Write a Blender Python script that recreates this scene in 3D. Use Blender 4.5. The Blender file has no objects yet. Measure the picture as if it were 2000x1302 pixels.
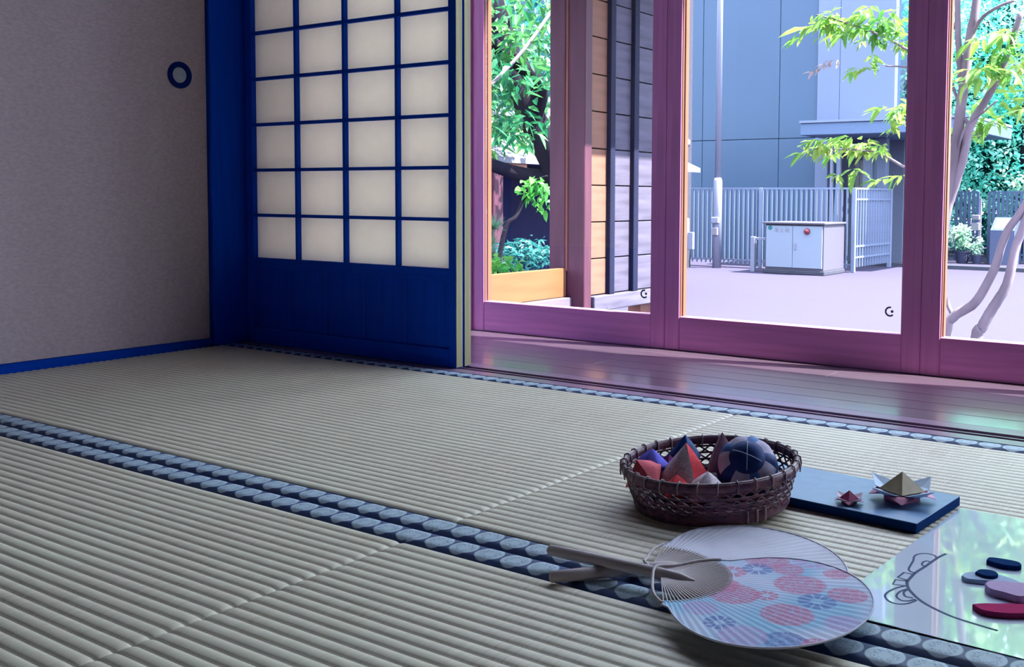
import bpy, bmesh, math, random
from mathutils import Vector, Matrix, Euler
random.seed(7)
PI = math.pi
scn = bpy.context.scene
COL = scn.collection

def C(r, g, b):
    f = lambda v: (v/255/12.92) if v/255 <= .04045 else ((v/255+.055)/1.055)**2.4
    return (f(r), f(g), f(b))

# ---------------------------------------------------------------- camera
CAMH = .4176
cam = bpy.data.objects.new('camera', bpy.data.cameras.new('camera'))
COL.objects.link(cam)
cam.location = (0, 0, CAMH)
cam.rotation_euler = Euler((math.radians(86.54015), math.radians(-.38902), math.radians(33.63859)), 'XYZ')
cam.data.sensor_fit = 'HORIZONTAL'
cam.data.sensor_width = 36
cam.data.lens = 36*2004.55/2000
cam.data.shift_x = (1000-1183.68)/2000
cam.data.shift_y = (507.25-651)/2000
cam.data.clip_start = .01
cam.data.clip_end = 300
scn.camera = cam

# ---------------------------------------------------------------- sky, sun, exposure
SKY = 9.8
SKYCOL = (.69, .79, 1.0)
SUN = 42.0
w = bpy.data.worlds.new('sky')
scn.world = w
w.use_nodes = True
w.node_tree.nodes['Background'].inputs[0].default_value = (*SKYCOL, 1)
w.node_tree.nodes['Background'].inputs[1].default_value = SKY
sl = bpy.data.lights.new('sun', 'SUN')
sl.energy = SUN
sl.color = (1, .93, .86)
sl.angle = math.radians(.6)
so = bpy.data.objects.new('sun', sl)
COL.objects.link(so)
el, az = math.radians(57), math.radians(14)          # from +X, a little from +Y
sd = Vector((math.cos(el)*math.cos(az), math.cos(el)*math.sin(az), math.sin(el)))
so.rotation_euler = sd.to_track_quat('Z', 'Y').to_euler()
so.location = sd*30
scn.view_settings.view_transform = 'Standard'
scn.view_settings.look = 'None'
scn.view_settings.exposure = 0
scn.view_settings.gamma = 1
scn.view_settings.use_curve_mapping = False
cy = scn.cycles
cy.max_bounces = 10
cy.diffuse_bounces = 6
cy.glossy_bounces = 4
cy.transmission_bounces = 6
cy.transparent_max_bounces = 12
cy.caustics_reflective = False
cy.caustics_refractive = False
cy.sample_clamp_indirect = 6
cy.use_denoising = True

# ---------------------------------------------------------------- materials
class NT:
    def __init__(s, name):
        s.m = bpy.data.materials.new(name); s.m.use_nodes = True
        s.t = s.m.node_tree; s.t.nodes.clear()
        s.out = s.t.nodes.new('ShaderNodeOutputMaterial')
    def n(s, typ, **kw):
        nd = s.t.nodes.new('ShaderNode'+typ)
        for k, v in kw.items():
            if k.startswith('i_'):
                nd.inputs[k[2:].replace('_', ' ')].default_value = v
            else: setattr(nd, k, v)
        return nd
    def l(s, a, b): s.t.links.new(a, b)
    def math(s, op, a, b=None, c=None):
        nd = s.t.nodes.new('ShaderNodeMath'); nd.operation = op
        for i, v in enumerate((a, b, c)):
            if v is None: continue
            if isinstance(v, (int, float)): nd.inputs[i].default_value = v
            else: s.l(v, nd.inputs[i])
        return nd.outputs[0]
    def mix(s, fac, a, b):
        nd = s.t.nodes.new('ShaderNodeMix'); nd.data_type = 'RGBA'
        for i, v in ((0, fac), (6, a), (7, b)):
            if isinstance(v, (int, float)): nd.inputs[i].default_value = v
            elif isinstance(v, tuple): nd.inputs[i].default_value = (*v[:3], 1)
            else: s.l(v, nd.inputs[i])
        return nd.outputs[2]
    def coords(s, scale=(1, 1, 1), kind='Object'):
        tc = s.n('TexCoord'); mp = s.n('Mapping')
        mp.inputs['Scale'].default_value = scale
        s.l(tc.outputs[kind], mp.inputs[0])
        return mp.outputs[0]
    def noise(s, vec, scale=5, detail=4, rough=.5):
        nd = s.n('TexNoise'); nd.inputs['Scale'].default_value = scale
        nd.inputs['Detail'].default_value = detail; nd.inputs['Roughness'].default_value = rough
        s.l(vec, nd.inputs['Vector']); return nd.outputs[0]
    def ramp(s, v, a, b):
        nd = s.n('MapRange'); nd.inputs[1].default_value = a; nd.inputs[2].default_value = b
        s.l(v, nd.inputs[0]); return nd.outputs[0]
    def bsdf(s, col, rough=.6, spec=.3, coat=0, coat_rough=.1, metal=0, bump=None, bstr=.3, bdist=.001):
        p = s.n('BsdfPrincipled')
        if isinstance(col, tuple): p.inputs['Base Color'].default_value = (*col[:3], 1)
        else: s.l(col, p.inputs['Base Color'])
        if isinstance(rough, (int, float)): p.inputs['Roughness'].default_value = rough
        else: s.l(rough, p.inputs['Roughness'])
        p.inputs['Specular IOR Level'].default_value = spec
        p.inputs['Coat Weight'].default_value = coat
        p.inputs['Coat Roughness'].default_value = coat_rough
        p.inputs['Metallic'].default_value = metal
        if bump is not None:
            b = s.n('Bump'); b.inputs['Strength'].default_value = bstr; b.inputs['Distance'].default_value = bdist
            s.l(bump, b.inputs['Height']); s.l(b.outputs[0], p.inputs['Normal'])
        s.l(p.outputs[0], s.out.inputs[0])
        return p

OUTK = .192     # outdoor colours darkened by this factor to offset the strong sky and sun
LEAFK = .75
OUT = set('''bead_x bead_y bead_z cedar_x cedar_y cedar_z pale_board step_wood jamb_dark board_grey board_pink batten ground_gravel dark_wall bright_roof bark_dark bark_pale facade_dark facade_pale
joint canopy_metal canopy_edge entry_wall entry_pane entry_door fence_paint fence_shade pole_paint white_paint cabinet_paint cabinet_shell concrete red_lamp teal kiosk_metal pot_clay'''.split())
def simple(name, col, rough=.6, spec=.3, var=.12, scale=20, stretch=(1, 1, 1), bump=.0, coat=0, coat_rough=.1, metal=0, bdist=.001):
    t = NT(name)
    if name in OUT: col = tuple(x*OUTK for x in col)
    v = t.coords(stretch)
    n = t.noise(v, scale, 4)
    c = t.mix(t.ramp(n, .3, .7), tuple(x*(1-var) for x in col), tuple(min(1, x*(1+var)) for x in col))
    t.bsdf(c, rough, spec, coat, coat_rough, metal, n if bump else None, bump, bdist)
    return t.m

M = {}
def wood(name, col, axis='x', rough=.45, spec=.3, var=.25, coat=0, coat_rough=.15, bump=.15):
    g = 14 if name in OUT else 40
    st = {'x': (1.5, g, g), 'y': (g, 1.5, g), 'z': (g, g, 1.5)}[axis]
    M[name] = simple(name, col, rough, spec, var, 2.2, st, 0 if name in OUT else bump, coat, coat_rough)
for ax in 'xyz':
    wood('post_wood_'+ax, (.001, .040, .34) if ax == 'y' else (.001, .065, .54), ax, .6, .02, .10, bump=.1)  # navy tone kept apart from dark_wood; darker for the baseboard (y)
    wood('dark_wood_'+ax, (.004, .060, .50), ax, .6, .02, .10, bump=.1)  # blue raised to show the photo's navy blacks in dim room light
    wood('sash_'+ax, (.62, .23, .50), ax, .5, .2, .12)  # lightened, since the room face is backlit and only gets bounce
    wood('bead_'+ax, C(225, 160, 120), ax, .5, .2, .15)  # light orange paints outdoor light onto the sash's inner reveal
    wood('cedar_'+ax, C(225, 150, 130), ax, .6, .15, .18)
wood('engawa', (.085, .060, .085), 'x', .34, .6, .22, coat=1, coat_rough=.17, bump=.06)
wood('sill', (.22, .14, .22), 'x', .3, .35, .2, coat=.2, coat_rough=.15)
wood('pale_board', C(238, 165, 112), 'y', .6, .15, .12)
wood('step_wood', C(205, 190, 215), 'y', .7, .1, .12)
wood('jamb_dark', C(150, 92, 118), 'z', .6, .15, .2)
wood('shoji_edge_daylit_tint', C(150, 145, 108), 'z', .5, .2, .15)
wood('board_grey', C(165, 160, 192), 'y', .75, .1, .35, bump=.5)
wood('board_pink', C(235, 175, 150), 'y', .7, .1, .2, bump=.3)
wood('batten', C(60, 66, 110), 'z', .75, .1, .2)
wood('shed_wood', C(70, 55, 75), 'z', .8, .1, .2)
M['plaster'] = simple('plaster', (.09, .08, .08), .9, .1, .05, 40)
M['ceiling'] = simple('ceiling', (.06, .045, .04), .9, .1, .08, 4, (1, 20, 1))
M['fusuma'] = simple('fusuma_cloth', (.40, .325, .345), .9, .05, .10, 60, (1, 1.5, 3), .2)
M['pull_black'] = simple('pull_lacquer', (.0008, .014, .12), .7, .03, .05)
M['pull_inlay'] = simple('pull_inlay', C(150, 160, 170), .5, .3, .15, 60)
M['ground'] = simple('ground_gravel', (.255, .230, .385), .95, .05, .025, 8)  # lavender tint carries the overexposed glare of the yard
M['dark_wall'] = simple('dark_wall', C(70, 72, 125), .9, .05, .15, 3)
M['bright_roof'] = simple('bright_roof', C(215, 215, 240), .6, .2, .05)
M['bark_dark'] = simple('bark_dark', C(72, 66, 86), .9, .05, .3, 12, (1, 1, .3), .5)
M['bark_pale'] = simple('bark_pale', (.95, .82, .95), .85, .1, .28, 14, (1, 1, .4), .5)
M['facade'] = simple('facade_dark', (.165, .325, .57), .5, .3, .04, .8)
M['facade_pale'] = simple('facade_pale', (.47, .60, .95), .5, .3, .03, .8)
M['joint'] = simple('joint', (.12, .22, .45), .8, .1, .05)
M['canopy'] = simple('canopy_metal', (.36, .55, .95), .5, .3, .04)
M['canopy_edge'] = simple('canopy_edge', (.6, .75, 1.1), .5, .3, .04)
M['entry'] = simple('entry_wall', (.50, .58, .85), .6, .2, .05)
M['entry_pane'] = simple('entry_pane', (1.0, 1.1, 1.1), .2, .4, .05)
M['entry_door'] = simple('entry_door', (.30, .28, .5), .4, .3, .05)
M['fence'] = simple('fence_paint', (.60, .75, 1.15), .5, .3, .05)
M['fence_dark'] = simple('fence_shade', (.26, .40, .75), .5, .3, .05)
M['pole'] = simple('pole_paint', (.85, .92, 1.25), .4, .4, .04)
M['white_paint'] = simple('white_paint', (.8, .75, .95), .5, .3, .04)
M['cabinet'] = simple('cabinet_paint', (.92, 1.1, 1.4), .5, .3, .02)
M['cabinet_shell'] = simple('cabinet_shell', (.36, .34, .46), .5, .3, .02)
M['concrete'] = simple('concrete', (.22, .23, .32), .9, .1, .15, 30)
M['red_lamp'] = simple('red_lamp', (.75, .10, .16), .3, .4, .05)
M['teal'] = simple('teal', (.10, .55, .62), .5, .3, .05)
M['grey_mark'] = simple('grey_mark', (.18, .18, .26), .6, .2, .05)
M['kiosk'] = simple('kiosk_metal', (.30, .38, .70), .45, .3, .04)
M['pot'] = simple('pot_clay', (.16, .18, .34), .8, .1, .1)
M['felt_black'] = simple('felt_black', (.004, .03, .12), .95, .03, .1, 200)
M['felt_white'] = simple('felt_white', (.40, .50, .66), .95, .03, .05, 200)
M['felt_skin'] = simple('felt_skin', (.50, .37, .56), .95, .03, .05, 200)
M['felt_red'] = simple('felt_red', (.40, .035, .13), .95, .03, .05, 200)
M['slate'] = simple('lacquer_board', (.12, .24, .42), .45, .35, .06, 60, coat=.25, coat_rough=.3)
M['bamboo_fan'] = simple('bamboo_fan', (.42, .36, .37), .5, .3, .15, 10, (1, 20, 20))
M['ink'] = simple('ink', (.008, .03, .12), .6, .15, .05)
M['gold_paper'] = simple('gold_paper', (.36, .29, .17), .35, .4, .12, 60)
M['pink_paper'] = simple('pink_paper', (.60, .26, .38), .6, .2, .15, 120)
M['pale_pink_paper'] = simple('pale_pink_paper', (.64, .52, .62), .6, .2, .08, 120)
M['crimson_paper'] = simple('crimson_paper', (.26, .03, .10), .6, .2, .1, 120)
M['sky_paper'] = simple('sky_paper', (.50, .62, .78), .6, .2, .06, 120)
M['cloth_silver'] = simple('cloth_silver', (.74, .64, .70), .7, .2, .25, 260, bump=.4)
M['cloth_red'] = simple('cloth_red', (.72, .06, .08), .75, .1, .15, 200, bump=.3)
M['cloth_coral'] = simple('cloth_coral', (.75, .16, .20), .75, .1, .2, 160, (1, 8, 1), bump=.3)
M['cloth_violet'] = simple('cloth_violet', (.13, .12, .58), .8, .1, .12, 120)
M['cloth_navy'] = simple('cloth_navy', (.012, .04, .17), .6, .2, .15, 120)
M['cloth_blue'] = simple('cloth_blue', (.06, .16, .42), .6, .2, .12, 120)
M['cloth_grey'] = simple('cloth_grey', (.46, .42, .56), .85, .1, .1, 120)
M['cloth_brown'] = simple('cloth_brown', (.26, .15, .20), .85, .1, .12, 120)
M['cloth_plum'] = simple('cloth_plum', (.14, .03, .12), .85, .1, .12, 120)
M['thread'] = simple('thread', (.45, .55, .75), .5, .2, .05)

def leaf_mat(name, c1, c2, scale=2.5, trans=.45):
    t = NT(name)
    c1 = tuple(x*LEAFK for x in c1); c2 = tuple(x*LEAFK for x in c2)
    n = t.noise(t.coords(), scale, 3)
    oi = t.n('ObjectInfo')
    f = t.math('ADD', t.ramp(n, .35, .65), t.math('MULTIPLY_ADD', oi.outputs['Random'], .7, -.35))
    f.node.use_clamp = True
    c = t.mix(f, c1, c2)
    d = t.n('BsdfPrincipled'); t.l(c, d.inputs['Base Color']); d.inputs['Roughness'].default_value = .45
    d.inputs['Specular IOR Level'].default_value = .35
    tr = t.n('BsdfTranslucent'); t.l(c, tr.inputs[0])
    mx = t.n('MixShader'); mx.inputs[0].default_value = trans
    t.l(d.outputs[0], mx.inputs[1]); t.l(tr.outputs[0], mx.inputs[2]); t.l(mx.outputs[0], t.out.inputs[0])
    M[name] = t.m
leaf_mat('leaf_near', (.12, .40, .07), (.42, .58, .12))
leaf_mat('leaf_crown', (.35, .75, .25), (.8, 1.1, .6), 1)
leaf_mat('leaf_pinkish', (.42, .28, .36), (.50, .45, .35))
leaf_mat('leaf_garden', (.015, .17, .07), (.13, .34, .07), 1.6)
leaf_mat('leaf_hedge', (.16, .85, .68), (.95, 1.2, 1.1), 1.6)  # near-white second tone bakes bright highlights into the hedge leaves
leaf_mat('leaf_light', (.25, .62, .40), (.65, .85, .70), 3)
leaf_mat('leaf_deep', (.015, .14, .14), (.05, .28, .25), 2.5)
leaf_mat('leaf_lime', (.05, .36, .06), (.18, .50, .08), 5)
leaf_mat('leaf_pine', (.05, .18, .12), (.16, .35, .20), 5)
leaf_mat('leaf_straw', (.65, .50, .40), (.70, .66, .60), 5)

def m_tatami():
    t = NT('tatami_rush')
    v = t.coords((520, 12, 12))
    n = t.noise(v, 1, 3, .6)
    n2 = t.noise(t.coords((1, 1, 1)), 3.5, 3)
    c = t.mix(t.ramp(n, .3, .7), (.48, .43, .32), (.75, .68, .545))
    c = t.mix(t.ramp(n2, .35, .7), c, (.65, .62, .48))
    t.bsdf(c, .5, .5, coat=.12, coat_rough=.34, bump=n, bstr=.25, bdist=.0005)
    M['tatami'] = t.m
m_tatami()

def m_heri():
    t = NT('heri_brocade')
    tc = t.n('TexCoord'); sp = t.n('SeparateXYZ'); t.l(tc.outputs['Object'], sp.inputs[0])
    P = .0393
    x = t.math('ADD', sp.outputs[0], 10.0)
    u = t.math('SUBTRACT', t.math('MODULO', x, P), P/2)
    u = t.math('DIVIDE', u, .0184)
    vv = t.math('DIVIDE', sp.outputs[1], .0184)
    r = t.math('SQRT', t.math('ADD', t.math('POWER', u, 2.0), t.math('POWER', vv, 2.0)))
    disc = t.ramp(r, 1.02, .96)
    ring = t.math('MULTIPLY', t.ramp(r, .80, .72), t.ramp(r, .30, .40))
    nz = t.noise(t.coords((1, 1, 1)), 420, 2)
    spots = t.math('MULTIPLY', ring, t.ramp(nz, .5, .56))
    wv = t.noise(t.coords((900, 900, 1)), 1, 1)
    base = t.mix(wv, (.012, .035, .115), (.03, .06, .17))
    c = t.mix(disc, base, (.36, .46, .54))
    c = t.mix(t.math('MULTIPLY', spots, .75), c, (.10, .16, .26))
    t.bsdf(c, .6, .3, coat=.08, coat_rough=.4, bump=wv, bstr=.2, bdist=.0004)
    M['heri'] = t.m
m_heri()

def m_paper():
    t = NT('shoji_paper')
    n = t.noise(t.coords((1, 1, 1)), 35, 4)
    c = t.mix(n, (.90, .81, .67), (.96, .88, .75))
    d = t.n('BsdfDiffuse'); tr = t.n('BsdfTranslucent')
    t.l(c, d.inputs[0]); t.l(c, tr.inputs[0])
    mx = t.n('MixShader'); mx.inputs[0].default_value = .72
    t.l(d.outputs[0], mx.inputs[1]); t.l(tr.outputs[0], mx.inputs[2]); t.l(mx.outputs[0], t.out.inputs[0])
    M['paper'] = t.m
m_paper()

def m_glass():
    t = NT('window_glass')
    lw = t.n('Fresnel'); lw.inputs[0].default_value = 1.45
    a = t.n('BsdfTransparent'); a.inputs[0].default_value = (.97, .98, .99, 1)
    g = t.n('BsdfGlossy'); g.inputs['Roughness'].default_value = .0
    mx = t.n('MixShader')
    t.l(t.math('MULTIPLY', lw.outputs[0], .25), mx.inputs[0])
    t.l(a.outputs[0], mx.inputs[1]); t.l(g.outputs[0], mx.inputs[2]); t.l(mx.outputs[0], t.out.inputs[0])
    M['glass'] = t.m
m_glass()

def m_sheet():
    t = NT('laminated_sheet')
    n = t.noise(t.coords(), 6, 2)
    c = t.mix(n, (.38, .46, .62), (.42, .50, .66))
    t.bsdf(c, .35, .5, coat=1, coat_rough=.03, bump=t.noise(t.coords(), 14, 3), bstr=.05, bdist=.004)
    p_ = [n_ for n_ in t.t.nodes if n_.type == 'BSDF_PRINCIPLED'][0]; p_.inputs['Coat IOR'].default_value = 1.9
    M['sheet'] = t.m
m_sheet()

def m_basket():
    t = NT('basket_bamboo')
    n = t.noise(t.coords(), 90, 3)
    c = t.mix(t.ramp(n, .3, .7), (.035, .010, .045), (.18, .06, .08))
    t.bsdf(c, .4, .35, bump=n, bstr=.3)
    M['basket'] = t.m
    t = NT('basket_rim_bamboo')
    n = t.noise(t.coords(), 60, 3)
    c = t.mix(t.ramp(n, .3, .7), (.10, .05, .09), (.36, .26, .28))
    t.bsdf(c, .35, .4)
    M['basket_rim'] = t.m
m_basket()

# ---------------------------------------------------------------- geometry helpers
def link(name, me, mat, parent=None, smooth=False):
    if mat is not None and not me.materials: me.materials.append(M[mat] if isinstance(mat, str) else mat)
    o = bpy.data.objects.new(name, me); COL.objects.link(o)
    if smooth:
        me.polygons.foreach_set('use_smooth', [True]*len(me.polygons))
    if parent is not None: adopt(o, parent)
    return o
def adopt(o, parent):
    o.parent = parent
    mw = Matrix.Translation(parent.location) @ parent.rotation_euler.to_matrix().to_4x4()
    p = parent.parent
    if p is not None:
        mw = (Matrix.Translation(p.location) @ p.rotation_euler.to_matrix().to_4x4()) @ parent.matrix_parent_inverse @ mw
    o.matrix_parent_inverse = mw.inverted()
def pyd(name, v, f, mat, parent=None, smooth=False):
    me = bpy.data.meshes.new(name); me.from_pydata([tuple(p) for p in v], [], f); me.update()
    return link(name, me, mat, parent, smooth)
def bm_obj(name, bm, mat, parent=None, smooth=False):
    me = bpy.data.meshes.new(name); bm.normal_update(); bm.to_mesh(me); bm.free()
    return link(name, me, mat, parent, smooth)
def bbox(bm, x0, x1, y0, y1, z0, z1, bev=0, seg=1):
    r = bmesh.ops.create_cube(bm, size=1)
    for v in r['verts']:
        v.co = Vector(((x0+x1)/2+v.co.x*(x1-x0), (y0+y1)/2+v.co.y*(y1-y0), (z0+z1)/2+v.co.z*(z1-z0)))
    if bev:
        es = list({e for v in r['verts'] for e in v.link_edges})
        bmesh.ops.bevel(bm, geom=es, offset=bev, segments=seg, affect='EDGES', profile=.5)
def box(name, x0, x1, y0, y1, z0, z1, mat, parent=None, bev=0, local=False):
    """a box; origin at its centre so that textures are local"""
    c = Vector(((x0+x1)/2, (y0+y1)/2, (z0+z1)/2))
    bm = bmesh.new()
    bbox(bm, x0-c.x, x1-c.x, y0-c.y, y1-c.y, z0-c.z, z1-c.z, bev)
    o = bm_obj(name, bm, mat)
    o.location = c
    if parent is not None: adopt(o, parent)
    return o
def share(src, name, loc, parent=None, rot=None, scale=None):
    o = bpy.data.objects.new(name, src.data); COL.objects.link(o); o.location = loc
    if rot is not None: o.rotation_euler = rot
    if scale is not None: o.scale = scale
    if parent is not None: adopt(o, parent)
    return o
def empty(name, loc=(0, 0, 0), rz=0):
    o = bpy.data.objects.new(name, None); COL.objects.link(o); o.location = loc; o.rotation_euler = (0, 0, rz)
    o.empty_display_size = .05
    return o
def tag(o, label, cat, group=None):
    o['label'] = label; o['category'] = cat
    if group: o['group'] = group
    return o
def struct(o, label=None):
    o['kind'] = 'structure'
    if label: o['label'] = label
    return o
def tube_mesh(bm, pts, rads, n=8, cap=True):
    pts = [Vector(p) for p in pts]
    rings = []
    a = None
    for i, p in enumerate(pts):
        d = (pts[min(i+1, len(pts)-1)]-pts[max(i-1, 0)]).normalized()
        if a is None:
            a = d.cross(Vector((0, 0, 1)))
            if a.length < .1: a = d.cross(Vector((1, 0, 0)))
        a = a-d*a.dot(d)
        a.normalize(); b = d.cross(a)
        r = rads[i] if isinstance(rads, (list, tuple)) else rads
        rings.append([bm.verts.new(p+a*math.cos(2*PI*k/n)*r+b*math.sin(2*PI*k/n)*r) for k in range(n)])
    for i in range(len(rings)-1):
        for k in range(n):
            bm.faces.new((rings[i][k], rings[i][(k+1) % n], rings[i+1][(k+1) % n], rings[i+1][k]))
    if cap:
        bm.faces.new(rings[0][::-1]); bm.faces.new(rings[-1])
def tube(name, pts, rads, mat, parent=None, n=8, smooth=True):
    bm = bmesh.new(); tube_mesh(bm, pts, rads, n); bmesh.ops.recalc_face_normals(bm, faces=bm.faces)
    return bm_obj(name, bm, mat, parent, smooth)
def spline(pts, k=6):
    pts = [Vector(p) for p in pts]; out = []
    for i in range(len(pts)-1):
        p0, p1, p2, p3 = pts[max(i-1, 0)], pts[i], pts[i+1], pts[min(i+2, len(pts)-1)]
        for j in range(k):
            t = j/k
            out.append(.5*((2*p1)+(p2-p0)*t+(2*p0-5*p1+4*p2-p3)*t*t+(3*p1-p0-3*p2+p3)*t**3))
    out.append(pts[-1]); return out
def slab(name, poly, z0, z1, mat, parent=None, bev=0):
    """a polygon in plan with thickness"""
    bm = bmesh.new()
    a = [bm.verts.new((x, y, z0)) for x, y in poly]; b = [bm.verts.new((x, y, z1)) for x, y in poly]
    n = len(poly)
    bm.faces.new(a[::-1]); top = bm.faces.new(b)
    for i in range(n): bm.faces.new((a[i], a[(i+1) % n], b[(i+1) % n], b[i]))
    bmesh.ops.recalc_face_normals(bm, faces=bm.faces)
    if bev:
        bmesh.ops.bevel(bm, geom=[e for e in top.edges], offset=bev, segments=2, affect='EDGES')
    return bm_obj(name, bm, mat, parent)
def ribbon(name, pts, wd, z, mat, parent=None, th=.0002):
    pts = [Vector((x, y, 0)) for x, y in pts]; v = []; f = []
    for i, p in enumerate(pts):
        d = (pts[min(i+1, len(pts)-1)]-pts[max(i-1, 0)]).normalized(); nrm = Vector((-d.y, d.x, 0))
        for s in (-1, 1):
            for zz in (z, z+th):
                q = p+nrm*s*wd/2; v.append((q.x, q.y, zz))
    for i in range(len(pts)-1):
        a, b = 4*i, 4*(i+1)
        f += [(a+1, b+1, b+3, a+3), (a, a+2, b+2, b), (a, b, b+1, a+1), (a+2, a+3, b+3, b+2)]
    f += [(0, 1, 3, 2), (4*len(pts)-4, 4*len(pts)-2, 4*len(pts)-1, 4*len(pts)-3)]
    return pyd(name, v, f, mat, parent)

def leaf_verts(ln, wd, droop=.15):
    """six-vertex folded leaf along +x"""
    return ([(0, 0, 0), (ln*.30, wd*.5, .12*wd), (ln*.32, 0, -.06*wd), (ln*.30, -wd*.5, .12*wd),
             (ln*.68, wd*.36, .08*wd-droop*ln*.45), (ln*.70, 0, -.05*wd-droop*ln*.5), (ln*.68, -wd*.36, .08*wd-droop*ln*.45), (ln, 0, -droop*ln)],
            [(0, 2, 1), (0, 3, 2), (1, 2, 5, 4), (2, 3, 6, 5), (4, 5, 7), (5, 6, 7)])
def cloud(name, blobs, n, ln, wd, mat, parent=None, droop=.5, simple_leaf=True, shell=.55):
    """many leaves spread through ellipsoidal clumps; blobs: (centre, radii)"""
    vs, fs = [], []
    tot = sum(b[1][0]*b[1][1]*b[1][2] for b in blobs)
    for (c, r) in blobs:
        m = max(6, int(n*r[0]*r[1]*r[2]/tot))
        for _ in range(m):
            while True:
                d = Vector((random.gauss(0, 1), random.gauss(0, 1), random.gauss(0, 1)))
                if d.length > .01: break
            d.normalize()
            q = d*(random.uniform(shell, 1))
            p = Vector(c)+Vector((q.x*r[0], q.y*r[1], q.z*r[2]))
            k = random.uniform(.6, 1.25)
            rot = Euler((random.uniform(-.8, .8), random.uniform(-.2, .9)*droop*2, random.uniform(0, 2*PI))).to_matrix()
            if simple_leaf:
                lv = [(0, 0, 0), (.45*ln, wd*.5, .1*wd), (ln, 0, -.1*ln), (.45*ln, -wd*.5, .1*wd)]; lf = [(0, 2, 1), (0, 3, 2)]
            else: lv, lf = leaf_verts(ln, wd)
            b0 = len(vs)
            vs += [p+rot @ (Vector(q2)*k) for q2 in lv]
            fs += [tuple(b0+i for i in q2) for q2 in lf]
    o = pyd(name, vs, fs, mat, parent)
    o['kind'] = 'stuff'
    return o

# ================================================================ THE ROOM
XL, XR, YB, YF = -2.481, 2.3, -1.9, 1.835
struct(box('floor', XL-.1, XR, YB, YF, -.12, -.052, 'tatami'))
box('mat_filler', 1.0, XR, YB, YF, -.052, -.003, 'tatami', bpy.data.objects['floor'])
box('mat_filler', XL, 1.0, YB, .030, -.052, -.003, 'tatami', bpy.data.objects['floor'])

HW = .047
def make_mat_mesh(y0, y1, L):
    """ribbed rush surface from x=0..L"""
    a, b = y0+HW+.0015, y1-HW-.0015
    nr = 44; seg = 8; ys = []
    for i in range(nr*seg+1):
        t = (i % seg)/seg
        z = -.0030*(1-math.sqrt(max(0, math.sin(PI*t)))) if i % seg else -.0030
        ys.append((a+(b-a)*i/(nr*seg), z))
    e = [0, .002, .004, .007, .010, .02]
    xs = e+[.02+(L-.04)*k/14 for k in range(1, 14)]+[L-q for q in e[::-1]]
    v = []; f = []
    for j, x in enumerate(xs):
        d = min(x, L-x); drop = -.0022*(1-min(1, d/.010))**2
        for y, z in ys:
            v.append((x, y+.0006*math.sin(x*9+y*31), z+drop))
    n = len(ys)
    for j in range(len(xs)-1):
        for i in range(n-1):
            f.append((j*n+i, (j+1)*n+i, (j+1)*n+i+1, j*n+i+1))
    return v, f
mat_core = None
def tatami(x0, x1, y0, y1, label):
    root = empty('tatami_mat', ((x0+x1)/2, (y0+y1)/2, -.05))
    tag(root, label, 'tatami mat', 'tatami mats on the floor')
    v, f = make_mat_mesh(0, y1-y0, x1-x0-.0002)
    o = pyd('woven_surface', [(p[0]+x0+.0001, p[1]+y0, p[2]) for p in v], f, 'tatami', root, True)
    box('mat_core', x0+.0006, x1-.0006, y0+.001, y1-.001, -.05, -.012, 'tatami', root)
    for yc in (y0+HW/2, y1-HW/2):
        bm = bmesh.new(); n = 6; L = x1-x0-.0002
        rows = []
        for k in range(n+1):
            t = k/n; yy = (t-.5)*(HW-.0014)
            zz = .0012*(1-(2*t-1)**6)-.0010
            rows.append([bm.verts.new((xx, yy, zz)) for xx in (-L/2, -L/2+.004, L/2-.004, L/2)])
        for k in (0, n):
            for vv in rows[k]: vv.co.z -= .006
        for k in range(n):
            for q in range(3): bm.faces.new((rows[k][q], rows[k][q+1], rows[k+1][q+1], rows[k+1][q]))
        h = bm_obj('brocade_border', bm, 'heri', None, True)
        h.location = ((x0+x1)/2, yc, 0)
        adopt(h, root)
XS = -.883
tatami(XL+.004, XS, .932, 1.833, 'tatami mat in the far corner between sliding panel and dark shoji screen')
tatami(XS, 1.0, .932, 1.833, 'tatami mat under the bamboo basket, along the wooden veranda threshold')
tatami(XL+.004, XS, .031, .932, 'near tatami mat on the left, in front of the medallion border')
tatami(XS, 1.0, .031, .932, 'near tatami mat under the lower rim of the flower fan')

# walls / ceiling (mostly out of frame)
struct(box('ceiling', XL-.1, XR+.1, YB-.1, 2.5, 2.60, 2.68, 'ceiling'))
struct(box('wall_left', XL-.14, XL-.03, YB, 1.76, -.05, 2.6, 'plaster'))
struct(box('wall_back', XL-.1, XR+.1, YB-.1, YB, 1.85, 2.6, 'plaster'))
struct(box('wall_right', XR, XR+.1, YB, 2.45, 2.02, 2.6, 'plaster'))
struct(box('wall_right_lower', XR, XR+.1, YB, 2.45, -.05, 2.02, 'plaster'))
struct(box('wall_back_corner', XL-.14, XL+.02, YB-.1, YB-.031, -.05, 2.6, 'plaster'))
wb = struct(empty('door_2', (0, YB, 0)))
for i in range(6):
    x0 = XL+i*.79
    box('stile', x0, x0+.03, YB-.03, YB, 0, 1.85, 'dark_wood_z', wb)
    box('kick_panel', x0+.03, x0+.79, YB-.02, YB-.01, 0, .25, 'dark_wood_x', wb)
    box('panel_face', x0+.03, x0+.79, YB-.021, YB-.019, .25, 1.85, 'plaster', wb)
# lintel over shoji and small wall above
struct(box('wall_front_left', XL-.1, -.75, 1.85, 1.93, 1.80, 2.5, 'plaster'))
struct(box('wall_front', XL-.1, XR, 1.85, 1.93, 2.5, 2.6, 'plaster'))
struct(box('trim_2', XL, XR, 1.845, 1.935, 1.745, 1.80, 'dark_wood_x'))
# corner post (left wall side) and far end of the veranda
struct(box('trim_3', XL-.06, XL+.006, 1.758, 1.93, -.02, 2.6, 'post_wood_z', bev=.002))
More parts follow.
